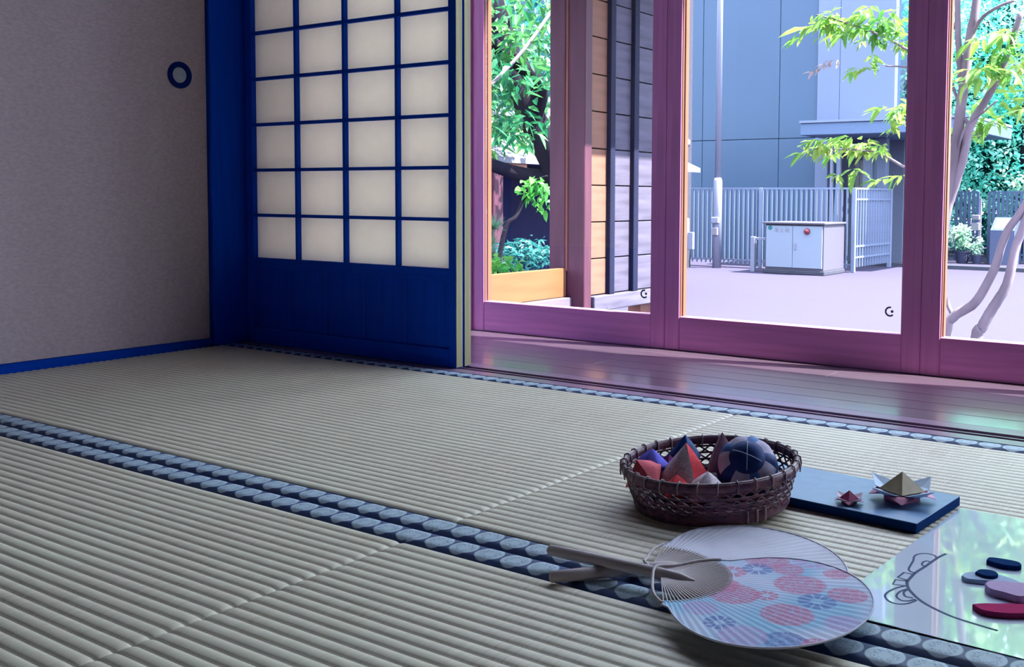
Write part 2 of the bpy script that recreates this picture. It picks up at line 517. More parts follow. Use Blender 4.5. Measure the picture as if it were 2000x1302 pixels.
# sill below the sliding panel on the left wall
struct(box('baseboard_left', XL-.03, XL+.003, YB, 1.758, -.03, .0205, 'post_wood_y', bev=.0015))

# sliding panel (fusuma) on the left wall
fp = tag(empty('sliding_panel', (XL, 1.3, .02)), 'plain mauve cloth sliding panel with a round black pull, left wall', 'sliding door')
fus = box('cloth_face', XL-.028, XL-.004, .84, 1.752, .0215, 1.75, 'fusuma', fp)
box('cloth_face', XL-.028, XL-.004, -.06, .836, .0215, 1.75, 'fusuma', fp)
def door_pull():
    y, z, R0 = 1.672, .737, .0355
    bm = bmesh.new(); n = 40
    prof = [(R0, 0), (R0, .003), (R0-.003, .0045), (.024, .0045), (.0215, .003), (.0205, -.0005)]
    rings = [[bm.verts.new((XL-.004+h, y+r*math.cos(2*PI*k/n), z+r*math.sin(2*PI*k/n))) for k in range(n)] for r, h in prof]
    for a, b in zip(rings, rings[1:]):
        for k in range(n): bm.faces.new((a[k], a[(k+1) % n], b[(k+1) % n], b[k]))
    bmesh.ops.recalc_face_normals(bm, faces=bm.faces)
    ring = bm_obj('pull_ring', bm, 'pull_black', fp, False)
    bm = bmesh.new()
    c = bm.verts.new((XL-.0035, y, z)); rr = [bm.verts.new((XL-.0036, y+.0206*math.cos(2*PI*k/n), z+.0206*math.sin(2*PI*k/n))) for k in range(n)]
    for k in range(n): bm.faces.new((c, rr[k], rr[(k+1) % n]))
    i = bm_obj('pull_inlay', bm, 'pull_inlay', ring)
    i['label'] = 'pale grey inlay of the round pull'
door_pull()
struct(box('wall_left_upper', XL-.05, XL, YB, 1.758, 1.75, 2.6, 'plaster'))

# threshold with two grooves
sill = struct(empty('trim_1', (0, 1.9, 0)))
box('sill_base', XL, XR, 1.8345, 1.958, -.06, -.011, 'sill', sill)
for a, b in ((1.8345, 1.871), (1.885, 1.891), (1.913, 1.958)):
    box('sill_strip', XL, XR, a, b, -.0112, -.0008, 'sill', sill, .0006)

# veranda boards
fl = struct(empty('floor_veranda', (0, 2.2, 0)))
ed = [1.958, 2.043, 2.128, 2.214, 2.300, 2.386, 2.50]
for i in range(6):
    cuts = [-2.75, [-.35, .9, -1.45, .3, -.9, 1.2][i], XR]
    for a, b in zip(cuts, cuts[1:]):
        box('plank', a+.0006, b-.0006, ed[i]+.0007, ed[i+1]-.0007, -.03, -.001, 'engawa', fl, .001)

# ---------------------------------------------------------------- shoji screens
def shoji(y0, y1, label, dx=0):
    root = tag(empty('shoji_screen', (-2.07, (y0+y1)/2, 0)), label, 'shoji screen', 'shoji screens by the veranda')
    x0, x1 = -2.466+dx, -1.676+dx
    zb, zt = .2421, 1.744
    def st(xa, xb):
        s = box('stile', xa, xb, y0, y1, 0, zt, 'dark_wood_z', root, .0012)
        return s
    st(x0, -2.437+dx); s2 = st(-1.700+dx, x1)
    e = box('stile_edge_lightened', x1, x1+.0012, y0+.001, y1-.001, .002, zt, 'shoji_edge_daylit_tint', s2)
    e['label'] = 'end face of the dark stile, coloured pale for the daylight on it'
    xa, xb = -2.437+dx, -1.700+dx
    box('bottom_rail', xa, xb, y0, y1, 0, .045, 'dark_wood_x', root, .001)
    box('middle_rail', xa, xb, y0, y1, zb-.030, zb, 'dark_wood_x', root, .001)
    box('top_rail', xa, xb, y0, y1, 1.715, zt, 'dark_wood_x', root, .001)
    for k in range(5):
        q = xa+(xb-xa)*k/5
        box('kick_board', q+.0005, q+(xb-xa)/5-.0005, y0+.008, y1-.006, .045, zb-.030, 'dark_wood_z', root, .0008)
    bw, bd = .0086, .0135
    bars = [-2.2555+dx, -2.0665+dx, -1.8755+dx]
    zs = [.3620, .4884, .6150, .7418, .8690]
    while zs[-1]+.1268 < 1.70: zs.append(zs[-1]+.1268)
    vb = None
    for b in bars:
        box('muntin', b-bw/2, b+bw/2, y0+.001, y0+.001+bd, zb, 1.715, 'dark_wood_z', root)
    hb = None
    for z in zs:
        if hb is None: hb = box('muntin', xa, xb, y0+.0016, y0+.0005+bd, z-bw/2, z+bw/2, 'dark_wood_x', root)
        else: share(hb, 'muntin', (hb.location.x, hb.location.y, z), root)
    cx = [xa]+bars+[xb]; cz = [zb]+zs+[1.715]
    for i in range(4):
        for j in range(len(cz)-1):
            yy = y0+.001+bd+.0003
            u0, u1, w0, w1 = cx[i]+.0002, cx[i+1]-.0002, cz[j]+.0002, cz[j+1]-.0002
            pyd('paper_pane', [(u0, yy, w0), (u1, yy, w0), (u1, yy, w1), (u0, yy, w1), (u0, yy+.0003, w0), (u1, yy+.0003, w0), (u1, yy+.0003, w1), (u0, yy+.0003, w1)],
                [(0, 1, 2, 3)], 'paper', root)
shoji(1.864, 1.888, 'dark framed shoji screen with white paper lattice, facing the room')
shoji(1.894, 1.918, 'second shoji screen stacked behind the front one, only its pale edge showing')

for i in range(2):
    d = struct(empty('door_%d' % (3+i), (.75+i*.79, 1.88, 0)))
    x = .35+i*.79
    box('kick_panel', x+.03, x+.76, 1.872, 1.885, .04, .24, 'dark_wood_x', d)
    box('paper_sheet', x+.03, x+.76, 1.878, 1.8785, .24, 1.715, 'paper', d)
    for q in (x, x+.76): box('stile', q, q+.03, 1.864, 1.888, 0, 1.744, 'dark_wood_z', d)
    for k in range(1, 4): box('muntin', x+.03+.182*k, x+.0386+.182*k, 1.864, 1.8775, .24, 1.715, 'dark_wood_z', d)
    for k in range(12): box('muntin', x+.03, x+.76, 1.864, 1.8775, .236+.1268*k, .2446+.1268*k, 'dark_wood_x', d)
struct(box('wall_front_corner', 1.93, XR, 1.85, 1.93, -.02, 1.8, 'plaster'))
struct(box('wall_front_right', .35, XR, 1.85, 1.93, 1.80, 2.5, 'plaster'))

# ---------------------------------------------------------------- veranda windows
GY = 2.45
def sash(n, x0, x1, full=True):
    root = struct(empty('window_%d' % n, ((x0+x1)/2, GY, 0)), 'purple-brown framed veranda sash with one tall glass pane')
    sw = .0465; y0, y1 = GY, GY+.034
    zt = 2.42
    for a, b, k in ((x0, x0+sw, 1), (x1-sw, x1, -1)):
        box('stile', a+.0004, b-.0004, y0, y1, 0, zt, 'sash_z', root, .0012)
    box('bottom_rail', x0+sw, x1-sw, y0+.001, y1, 0, .0925, 'sash_x', root, .001)
    box('top_rail', x0+sw, x1-sw, y0+.001, y1, zt-.06, zt, 'sash_x', root, .001)
    xa, xb = x0+sw, x1-sw
    yy = y0+.012
    box('glass_pane', xa+.001, xb-.001, yy, yy+.003, .0935, zt-.061, 'glass', root)
    for a, b in ((xa, xa+.004), (xb-.004, xb)):
        box('reveal_tinted_lit', a, b, yy+.0035, y1-.001, .0925, zt-.06, 'bead_z', root, .0008)
        box('reveal_tinted_lit', a if a == xa else b-.002, a+.002 if a == xa else b, y0+.003, yy-.0005, .0925, zt-.06, 'bead_z', root, .0005)
    return root
WX = [-2.133, -1.4325, -.724, -.0155, .693, 1.4015, 2.11]
wins = [sash(i+1, WX[i], WX[i+1]) for i in range(6)]
def mark(x, z, mat, parent, R=.0105):
    """open ring with a dot, stuck on the pane"""
    y = GY+.0114
    pts = [(x+R*math.cos(a), z+R*math.sin(a)) for a in [math.radians(75+k*(315-75)/16) for k in range(17)]]
    v = []; f = []
    for i, (px, pz) in enumerate(pts):
        d = Vector((px-x, pz-z)).normalized()
        for q in (-.0022, .0022): v += [(px+d.x*q, y, pz+d.y*q), (px+d.x*q, y+.0003, pz+d.y*q)]
    for i in range(16):
        a, b = 4*i, 4*i+4
        f += [(a, b, b+2, a+2), (a+1, a+3, b+3, b+1)]
    o = pyd('sticker_ring', v, f, mat, parent)
    n = 14; b0 = []
    v = [(x+.0055+.0036*math.cos(2*PI*k/n), y, z+.0005+.0036*math.sin(2*PI*k/n)) for k in range(n)]
    v += [(p[0], y+.0003, p[2]) for p in v]
    f = [tuple(range(n))[::-1], tuple(range(n, 2*n))]+[(k, (k+1) % n, n+(k+1) % n, n+k) for k in range(n)]
    pyd('sticker_dot', v, f, mat, o)
mark(-1.506, .148, 'teal', wins[0])
mark(-.803, .145, 'grey_mark', wins[1])
struct(box('trim_4', -2.30, -2.134, GY-.01, GY+.08, -.03, 2.6, 'sash_z'))
struct(box('trim_5', -2.3, XR, GY-.02, GY+.06, 2.421, 2.5, 'sash_x'))
struct(box('trim_6', -2.3, XR, GY+.035, GY+.11, -.06, -.002, 'sash_x'))
struct(box('wall_veranda_end', -2.75, -2.68, 1.93, 2.6, -.05, 2.6, 'plaster'))
struct(box('wall_veranda', -2.75, -2.30, GY, GY+.06, -.05, 2.6, 'plaster'))
struct(box('wall_over_windows', -2.3, XR, GY, GY+.05, 2.5, 2.6, 'plaster'))
struct(box('roof_eave', -2.75, XR+.2, 2.5, 2.72, 2.62, 2.68, 'cedar_x'))

# ================================================================ OUTSIDE
G = -.7
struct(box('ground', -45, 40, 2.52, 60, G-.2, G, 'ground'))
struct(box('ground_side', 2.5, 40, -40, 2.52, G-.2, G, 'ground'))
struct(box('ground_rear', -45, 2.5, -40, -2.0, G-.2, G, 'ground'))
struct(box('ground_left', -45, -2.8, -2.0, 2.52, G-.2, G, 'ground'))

# ---- garden-side wing: posts, opening sill, boarded wall
wing = struct(empty('wall_wing', (-2.6, 3.7, G)))
rows = [-.010+.1605*i for i in range(11)]
cols = [(3.661, 3.801, 'board_pink'), (3.843, 3.997, 'board_grey'), (4.042, 4.44, 'board_grey')]
for a, b, m in cols:
    for z0, z1 in zip(rows, rows[1:]):
        tilt = random.uniform(0, .003)
        box('cladding_board', -2.556, -2.531+tilt, a-.022, b+.022, z0+.0025, z1-.0025, m, wing, .0015)
box('wall_back_sheet', -2.60, -2.557, 3.63, 4.46, -.06, 1.59, 'batten', wing)
for a, b in ((3.803, 3.842), (3.999, 4.040)):
    box('batten', -2.530, -2.507, a, b, -.012, 1.59, 'batten', wing, .002)
box('batten', -2.530, -2.507, 4.42, 4.46, -.012, 1.59, 'batten', wing, .002)
box('sill_beam', -2.60, -2.496, 3.668, 4.46, -.078, -.012, 'board_grey', wing, .003)
box('edge_post', -2.60, -2.506, 3.602, 3.656, G, 1.59, 'jamb_dark', wing, .003)
box('jamb', -2.685, -2.604, 3.590, 3.628, G, 1.59, 'jamb_dark', wing, .003)
box('jamb_orange_strip', -2.604, -2.594, 3.596, 3.622, .10, 1.59, 'cedar_z', wing, .001)
box('foot_post', -2.60, -2.53, 4.10, 4.22, G, -.08, 'cedar_z', wing, .003)
box('opening_board', -2.632, -2.600, 2.56, 3.601, -.012, .112, 'pale_board', wing, .002)
box('step_board', -2.66, -2.57, 2.56, 3.60, -.13, -.0135, 'step_wood', wing, .002)
box('opening_lintel', -2.70, -2.60, 2.56, 3.60, 1.45, 1.59, 'jamb_dark', wing, .002)
struct(box('roof_wing', -4.2, -1.90, 2.75, 4.75, 1.60, 1.65, 'cedar_y'))

# ---- garden behind the opening
shed = tag(empty('garden_shed', (-7.2, 7.6, G)), 'dark walled garden shed with bright roof seen through the side opening', 'shed')
box('wall', -7.6, -7.4, 5.0, 12.0, G, .80, 'dark_wall', shed)
bm = bmesh.new()
bbox(bm, -8.6, -5.95, 5.2, 11, 0, .05)
for v in bm.verts: v.co.z += .73+(-v.co.x-5.95)*.42
bm_obj('roof', bm, 'bright_roof', shed)
box('eave_beam', -6.05, -5.97, 6.9, 7.64, .655, .735, 'cedar_y', shed, .01)
box('post', -6.08, -5.98, 7.16, 7.30, G, .66, 'jamb_dark', shed, .01)
struct(box('garden_wall', -10.2, -10, 2.6, 16, G, 1.6, 'dark_wall'))

gt = tag(empty('garden_tree', (-5.0, 6.5, G)), 'leafy green tree with dark limbs seen through the side opening', 'tree')
tube('trunk', spline([(-4.9, 6.9, G), (-4.85, 6.75, .1), (-4.7, 6.45, .55), (-4.9, 6.2, 1.2), (-5.2, 6.0, 2.3)]), [.16-.003*i for i in range(25)], 'bark_dark', gt)
tube('branch', spline([(-4.72, 6.45, .55), (-5.0, 6.15, .62), (-5.4, 5.75, .85)]), [.07, .068, .066, .064, .06, .056, .052, .05, .046, .042, .04, .036, .03], 'bark_dark', gt)
tube('branch', spline([(-4.85, 6.25, 1.0), (-4.6, 6.0, 1.25), (-4.6, 5.4, 1.5)]), [.08-.003*i for i in range(13)], 'bark_dark', gt)
tube('branch', spline([(-4.3, 5.0, 1.05), (-4.15, 5.25, 1.35), (-4.0, 5.5, 1.75)]), [.012]*13, 'bark_pale', gt)
bl = [((-4.5, 5.35, 1.45), (.7, .5, .35)), ((-4.3, 5.1, 1.15), (.5, .45, .2)), ((-4.4, 5.5, .86), (.5, .45, .13)), ((-5.6, 6.5, 1.5), (1.3, .9, .55)), ((-5.2, 5.9, .95), (.9, .7, .20)), ((-6.0, 7.2, 1.05), (1.0, .8, .25)), ((-6.0, 6.5, 2.4), (1.5, 1.2, .7)),
      ((-4.5, 5.9, 1.25), (.6, .5, .16)), ((-5.0, 5.5, 1.9), (.8, .6, .3)), ((-6.5, 6.6, 3.3), (1.5, 1.3, .8))]
cloud('foliage', bl, 9000, .12, .042, 'leaf_garden', gt, .6, False, .2)
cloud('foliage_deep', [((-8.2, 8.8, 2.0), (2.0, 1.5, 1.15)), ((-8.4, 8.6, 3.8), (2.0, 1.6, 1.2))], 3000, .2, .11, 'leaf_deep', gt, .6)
# trailing twig with leaves before the shed wall
tw = tag(empty('trailing_bough', (-4.2, 5.45, G)), 'thin bough with pale green leaves hanging before the dark shed', 'branch')
tube('bough', spline([(-4.35, 5.1, -.7), (-4.25, 5.18, .15), (-4.2, 5.26, .30), (-4.2, 5.42, .50), (-4.1, 5.46, .56)]), [.022, .022, .02, .02, .018, .018, .016, .016, .015, .015, .014, .014, .013, .013, .012, .012, .011, .011, .01, .01, .009, .009, .008, .008, .007], 'bark_dark', tw)
cloud('leaves', [((-4.18, 5.42, .47), (.10, .12, .09)), ((-4.15, 5.52, .36), (.06, .08, .05))], 90, .075, .04, 'leaf_lime', tw, .8, False)
def shrub(name, label, c, r, n, ln, wd, mat, cat='shrub', blobs=None):
    s = tag(empty(name, (c[0], c[1], G)), label, cat)
    tube('stem', [(c[0], c[1], G), (c[0]+.01, c[1], (G+c[2])/2), (c[0], c[1], c[2])], [.03, .025, .015], 'bark_dark', s)
    cloud('foliage', blobs or [(c, r)], n, ln, wd, mat, s, .5, shell=.3)
    return s
shrub('garden_shrub', 'low dark green shrub in front of the shed wall', (-4.6, 5.9, .02), (.30, .30, .13), 420, .07, .03, 'leaf_deep')
shrub('garden_shrub', 'bright lime green shrub at the end of the pale sill board', (-3.35, 4.03, .04), (.16, .15, .10), 260, .05, .028, 'leaf_lime')
pine = tag(empty('garden_pine', (-3.6, 4.3, G)), 'small pine with soft grey green needle tufts behind the opening', 'pine')
tube('trunk', [(-3.7, 4.2, G), (-3.65, 4.25, -.1), (-3.62, 4.28, .2)], [.03, .025, .01], 'bark_dark', pine)
def needles(c, R, n):
    vs, fs = [], []
    for _ in range(n):
        d = Vector((random.gauss(0, 1), random.gauss(0, 1), random.gauss(.5, .7))).normalized()
        p = Vector(c); q = p+d*R*random.uniform(.7, 1); s = d.cross(Vector((.3, .5, .8))).normalized()*.0022
        b = len(vs); vs += [p-s, p+s, q]; fs.append((b, b+1, b+2))
    o = pyd('needle_tuft', vs, fs, 'leaf_pine', pine); o['kind'] = 'stuff'
for c in ((-3.58, 4.28, .25), (-3.6, 4.18, .21), (-3.55, 4.20, .16), (-3.62, 4.24, .13), (-3.5, 4.12, .13), (-3.52, 4.16, .09)):
    needles(c, .11, 170)

# ---- the office block across the yard
off = tag(empty('office_building', (-8, 19, G)), 'tall blue grey panelled building with a canopied entrance across the yard', 'building')
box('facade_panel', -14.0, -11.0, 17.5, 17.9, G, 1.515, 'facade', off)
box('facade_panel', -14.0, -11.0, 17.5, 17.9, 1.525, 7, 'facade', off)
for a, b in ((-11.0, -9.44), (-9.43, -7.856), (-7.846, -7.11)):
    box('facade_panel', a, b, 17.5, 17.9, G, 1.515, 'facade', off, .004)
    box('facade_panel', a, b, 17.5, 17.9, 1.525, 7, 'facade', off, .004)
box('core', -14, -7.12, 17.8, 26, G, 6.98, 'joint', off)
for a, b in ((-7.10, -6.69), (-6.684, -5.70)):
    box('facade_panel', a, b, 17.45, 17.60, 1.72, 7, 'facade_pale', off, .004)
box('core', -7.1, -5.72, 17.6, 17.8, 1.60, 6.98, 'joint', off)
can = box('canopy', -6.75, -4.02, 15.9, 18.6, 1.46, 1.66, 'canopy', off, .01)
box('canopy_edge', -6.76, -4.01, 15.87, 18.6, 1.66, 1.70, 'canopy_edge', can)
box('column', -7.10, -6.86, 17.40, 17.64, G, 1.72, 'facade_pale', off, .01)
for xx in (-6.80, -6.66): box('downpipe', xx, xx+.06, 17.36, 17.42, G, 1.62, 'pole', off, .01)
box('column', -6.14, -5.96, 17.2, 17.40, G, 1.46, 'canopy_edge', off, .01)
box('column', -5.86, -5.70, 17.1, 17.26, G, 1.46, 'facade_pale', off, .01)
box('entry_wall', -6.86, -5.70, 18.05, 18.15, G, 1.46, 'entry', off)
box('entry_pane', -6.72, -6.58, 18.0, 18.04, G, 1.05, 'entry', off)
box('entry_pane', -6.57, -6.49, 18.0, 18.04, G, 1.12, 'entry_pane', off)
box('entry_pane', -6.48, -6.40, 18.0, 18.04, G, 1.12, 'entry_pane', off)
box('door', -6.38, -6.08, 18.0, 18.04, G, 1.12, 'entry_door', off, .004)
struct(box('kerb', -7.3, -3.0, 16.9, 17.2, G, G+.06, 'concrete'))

# ---- picket fences
def fence(name, label, p0, p1, z0, z1, step, mat, posts=(), rails=(), w=.018):
    p0, p1 = Vector((*p0, 0)), Vector((*p1, 0)); d = (p1-p0); L = d.length; ang = math.atan2(d.y, d.x)
    root = tag(empty(name, (*((p0+p1)/2).xy, G)), label, 'fence')
    n = int(L/step)
    me = bpy.data.meshes.new('picket'); bm = bmesh.new(); bbox(bm, -w/2, w/2, -.02, .02, z0, z1); bm.to_mesh(me); bm.free(); me.materials.append(M[mat])
    for i in range(n+1):
        q = p0+d*(i/n); o = bpy.data.objects.new('picket', me); COL.objects.link(o); o.location = (q.x, q.y, 0); o.rotation_euler = (0, 0, ang); adopt(o, root)
    for z in rails:
        me2 = bpy.data.meshes.new('rail'); bm = bmesh.new(); bbox(bm, 0, L, -.015, .015, z-.014, z+.014); bm.to_mesh(me2); bm.free(); me2.materials.append(M[mat])
        o = bpy.data.objects.new('rail', me2); COL.objects.link(o); o.location = p0; o.rotation_euler = (0, 0, ang); adopt(o, root)
    for t in posts:
        q = p0+d*t; box('post', q.x-.03, q.x+.03, q.y-.03, q.y+.03, G, z1+.01, mat, root, .004)
    return root
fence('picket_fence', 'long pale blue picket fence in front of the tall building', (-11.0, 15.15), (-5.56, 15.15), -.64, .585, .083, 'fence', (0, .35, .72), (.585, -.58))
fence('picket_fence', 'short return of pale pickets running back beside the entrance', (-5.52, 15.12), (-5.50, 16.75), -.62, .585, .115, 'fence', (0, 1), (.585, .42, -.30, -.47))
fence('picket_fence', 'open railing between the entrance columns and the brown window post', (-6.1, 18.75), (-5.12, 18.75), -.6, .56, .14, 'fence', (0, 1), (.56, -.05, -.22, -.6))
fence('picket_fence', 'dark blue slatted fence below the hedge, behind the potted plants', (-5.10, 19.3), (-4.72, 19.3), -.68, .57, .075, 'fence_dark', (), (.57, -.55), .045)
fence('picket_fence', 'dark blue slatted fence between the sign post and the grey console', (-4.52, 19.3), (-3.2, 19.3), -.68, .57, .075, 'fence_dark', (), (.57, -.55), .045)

# ---- hydrant cabinet
cab = tag(empty('hydrant_cabinet', (-6.1, 14.5, G)), 'pale blue two door hydrant cabinet with a red lamp by the fence', 'cabinet')
x0, x1, y0, y1 = -6.56, -5.63, 14.2, 15.02
box('plinth', x0-.02, x1+.02, y0-.02, y1, G, G+.065, 'concrete', cab, .01)
box('shell', x0, x1, y0, y1, G+.065, .045, 'cabinet_shell', cab, .006)
box('roof_lip', x0-.03, x1+.03, y0-.045, y1+.01, .045, .075, 'cabinet_shell', cab, .006)
xm = (x0+x1)/2-.02
for a, b in ((x0+.02, xm-.003), (xm+.003, x1-.02)):
    dr = box('door', a, b, y0-.018, y0-.001, G+.10, .02, 'cabinet', cab, .004)
    if a > xm:
        hd = box('handle', a+.035, a+.055, y0-.035, y0-.018, -.33, -.23, 'grey_mark', dr, .004)
def disc(name, x, z, y, R, th, mat, parent, n=20, dome=0):
    bm = bmesh.new()
    a = [bm.verts.new((x+R*math.cos(2*PI*k/n), y, z+R*math.sin(2*PI*k/n))) for k in range(n)]
    b = [bm.verts.new((x+R*.85*math.cos(2*PI*k/n), y-th, z+R*.85*math.sin(2*PI*k/n))) for k in range(n)]
    c = bm.verts.new((x, y-th-dome, z))
    for k in range(n):
        bm.faces.new((a[k], a[(k+1) % n], b[(k+1) % n], b[k])); bm.faces.new((b[k], b[(k+1) % n], c))
    bm.faces.new(a[::-1]); bmesh.ops.recalc_face_normals(bm, faces=bm.faces)
    return bm_obj(name, bm, mat, parent, dome > 0)
disc('lamp', -5.885, -.055, y0-.018, .048, .03, 'red_lamp', cab, dome=.03)['label'] = 'round red lamp'
disc('round_sticker', -6.475, -.012, y0-.0185, .035, .001, 'teal', cab)
fc = bpy.data.curves.new('lettering', 'FONT'); fc.body = '消火栓'; fc.size = .075; fc.extrude = .0008; fc.space_character = 1.35
fc.materials.append(M['white_paint'])
tmp = bpy.data.objects.new('lettering_curve', fc); COL.objects.link(tmp)
bpy.context.view_layer.update()
tme = bpy.data.meshes.new_from_object(tmp.evaluated_get(bpy.context.evaluated_depsgraph_get()))
bpy.data.objects.remove(tmp)
fo = bpy.data.objects.new('lettering', tme); COL.objects.link(fo); fo.location = (-6.41, y0-.0195, -.075); fo.rotation_euler = (PI/2, 0, 0); adopt(fo, cab)
gp = tag(empty('guard_post', (-6.83, 14.35, G)), 'short grey guard post beside the hydrant cabinet', 'post')
box('post', -6.87, -6.80, 14.33, 14.40, G, -.16, 'pole', gp, .005)
box('arm', -6.80, -6.58, 14.35, 14.38, -.21, -.17, 'pole', gp, .004)

# ---- lamp pole and utility post
lp = tag(empty('lamp_pole', (-7.67, 14.77, G)), 'slender pale pole with a thicker foot in front of the fence', 'pole')
tube('pole_shaft', [(-7.67, 14.77, .72), (-7.67, 14.77, 7.5)], [.05, .045], 'pole', lp, 14)
tube('pole_foot', [(-7.67, 14.77, G), (-7.67, 14.77, .70), (-7.67, 14.77, .75)], [.073, .073, .055], 'pole', lp, 14)
box('meter', -7.735, -7.60, 14.66, 14.72, .02, .12, 'pole', lp, .01)
box('meter_label', -7.72, -7.62, 14.665, 14.71, -.17, -.05, 'white_paint', lp, .005)
up = tag(empty('utility_post', (-8.15, 14.5, G)), 'grey utility post with floodlight and meter box beside the window frame', 'post')
box('post', -8.17, -8.06, 14.45, 14.6, G, 5.0, 'concrete', up, .004)
box('junction_box', -8.15, -8.05, 14.38, 14.45, 1.88, 2.13, 'white_paint', up, .01)
box('junction_box', -8.15, -8.09, 14.38, 14.45, 1.40, 1.52, 'white_paint', up, .01)
tube('floodlight', [(-8.12, 14.36, 1.30), (-7.99, 14.36, 1.29)], [.07, .065], 'white_paint', up, 14)
box('meter_box', -8.16, -8.0, 14.36, 14.45, -.35, .10, 'grey_mark', up, .01)
box('meter_box', -8.02, -7.90, 14.38, 14.44, -.40, -.12, 'pole', up, .008)

# ---- right background: hedge, console, pots, sign post
hd = tag(empty('tall_hedge', (-4.4, 21, G)), 'tall teal green hedge rising behind the slatted fence', 'hedge')
tube('stem', [(-4.4, 21.5, G), (-4.4, 21.5, 2.5)], [.12, .06], 'bark_dark', hd)
cloud('foliage', [((-4.6, 21.2, 1.2), (1.6, .9, 1.5)), ((-3.2, 20.6, 1.0), (1.1, .8, 1.3)), ((-4.8, 21.5, 3.6), (1.8, 1.0, 1.6)), ((-2.8, 21.0, 3.2), (1.4, 1.0, 1.5)), ((-5.9, 20.6, 1.5), (.7, .6, 2.3)), ((-5.9, 20.8, 4.2), (.8, .6, 1.4)), ((-1.0, 22, 3), (1.6, 1.2, 2.6)), ((-6.5, 20.6, 2.4), (.55, .5, 3.0))], 34000, .115, .07, 'leaf_hedge', hd, .6)
cloud('flowering_spray', [((-3.4, 19.6, .9), (.5, .25, .5)), ((-3.9, 19.75, .75), (.45, .2, .25)), ((-3.35, 19.4, .45), (.35, .2, .25))], 900, .12, .07, 'leaf_light', hd, .5)
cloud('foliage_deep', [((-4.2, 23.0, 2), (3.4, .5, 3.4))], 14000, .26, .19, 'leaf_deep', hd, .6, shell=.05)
con = tag(empty('grey_console', (-4.1, 18.7, G)), 'slant topped grey metal console at the edge of the yard', 'console')
bm = bmesh.new()
pr = [(18.60, G), (18.60, -.10), (18.95, .12), (19.05, .12), (19.05, G)]
L_ = [bm.verts.new((-4.33, y, z)) for y, z in pr]; R_ = [bm.verts.new((-3.93, y, z)) for y, z in pr]
bm.faces.new(L_); bm.faces.new(R_[::-1])
for k in range(5): bm.faces.new((L_[k], R_[k], R_[(k+1) % 5], L_[(k+1) % 5]))
bmesh.ops.recalc_face_normals(bm, faces=bm.faces)
bm_obj('body', bm, 'kiosk', con)
bm = bmesh.new(); bbox(bm, -4.28, -3.98, -.15, .15, -.003, .003)
for v in bm.verts: v.co = Vector((v.co.x, 18.775+v.co.y*.84, .012+v.co.y*.53+v.co.z))
bm_obj('sloped_plate', bm, 'white_paint', con)
def pot(label, x, y, R, h, bl, n):
    t = tag(empty('potted_plant', (x, y, G)), label, 'potted plant')
    bm = bmesh.new(); nn = 18
    pf = [(R*.72, G), (R*.95, G+h*.88), (R*1.04, G+h*.88), (R*1.04, G+h), (R*.9, G+h), (R*.85, G+h*.85)]
    rg = [[bm.verts.new((x+r*math.cos(2*PI*k/nn), y+r*math.sin(2*PI*k/nn), z)) for k in range(nn)] for r, z in pf]
    for a, b in zip(rg, rg[1:]):
        for k in range(nn): bm.faces.new((a[k], a[(k+1) % nn], b[(k+1) % nn], b[k]))
    bm.faces.new(rg[0][::-1]); bm.faces.new(rg[-1])
    bm_obj('pot', bm, 'pot', t, False)
    cloud('foliage', bl, n, .075, .04, 'leaf_light', t, .5, shell=.2)
pot('bushy plant in a dark round pot before the slatted fence', -4.82, 18.7, .13, .22, [((-4.86, 18.7, -.22), (.22, .2, .26)), ((-4.74, 18.7, -.35), (.10, .12, .12))], 700)
pot('smaller potted plant next to the sign post', -4.55, 18.6, .085, .16, [((-4.55, 18.6, -.43), (.10, .1, .13)), ((-4.50, 18.6, -.3), (.05, .05, .12))], 220)
sp = tag(empty('sign_post', (-4.61, 18.9, G)), 'little pale sign box on a post above the potted plants', 'sign')
box('post', -4.60, -4.56, 18.88, 18.92, G, .45, 'grey_mark', sp)
box('upper_box', -4.70, -4.57, 18.80, 18.88, .07, .16, 'white_paint', sp, .01)
box('lower_box', -4.71, -4.57, 18.80, 18.88, -.12, .02, 'white_paint', sp, .01)

bt = tag(empty('background_tree', (-2.5, 24, G)), 'tall green tree crown rising above the teal hedge', 'tree')
tube('trunk', [(-2.5, 24.5, G), (-2.5, 24.5, 3), (-2.4, 24.5, 6)], [.25, .2, .1], 'bark_dark', bt)
cloud('crown', [((-3.4, 24.5, 6.2), (2.2, 1.5, 1.8)), ((-.8, 24.5, 6.0), (2.4, 1.5, 2.0)), ((-2.2, 24.8, 8.6), (2.6, 1.5, 1.8)), ((1.0, 25, 4.2), (2, 1.5, 2.2))], 6000, .34, .2, 'leaf_crown', bt, .5, shell=.2)

bt = tag(empty('background_tree', (-9, 29, G)), 'high leafy tree crown standing behind the tall building', 'tree')
tube('trunk', [(-8.5, 29, G), (-8.5, 29, 6), (-8.4, 29, 10)], [.4, .3, .15], 'bark_dark', bt)
cloud('crown', [((-11, 29, 10), (3.5, 2, 3.0)), ((-6.5, 29, 9.8), (3.5, 2, 3.4)), ((-8.6, 29, 13), (3.5, 2, 2.4)), ((-3.2, 29, 11.5), (2.5, 2, 2.6))], 9000, .5, .3, 'leaf_crown', bt, .5, shell=.2)

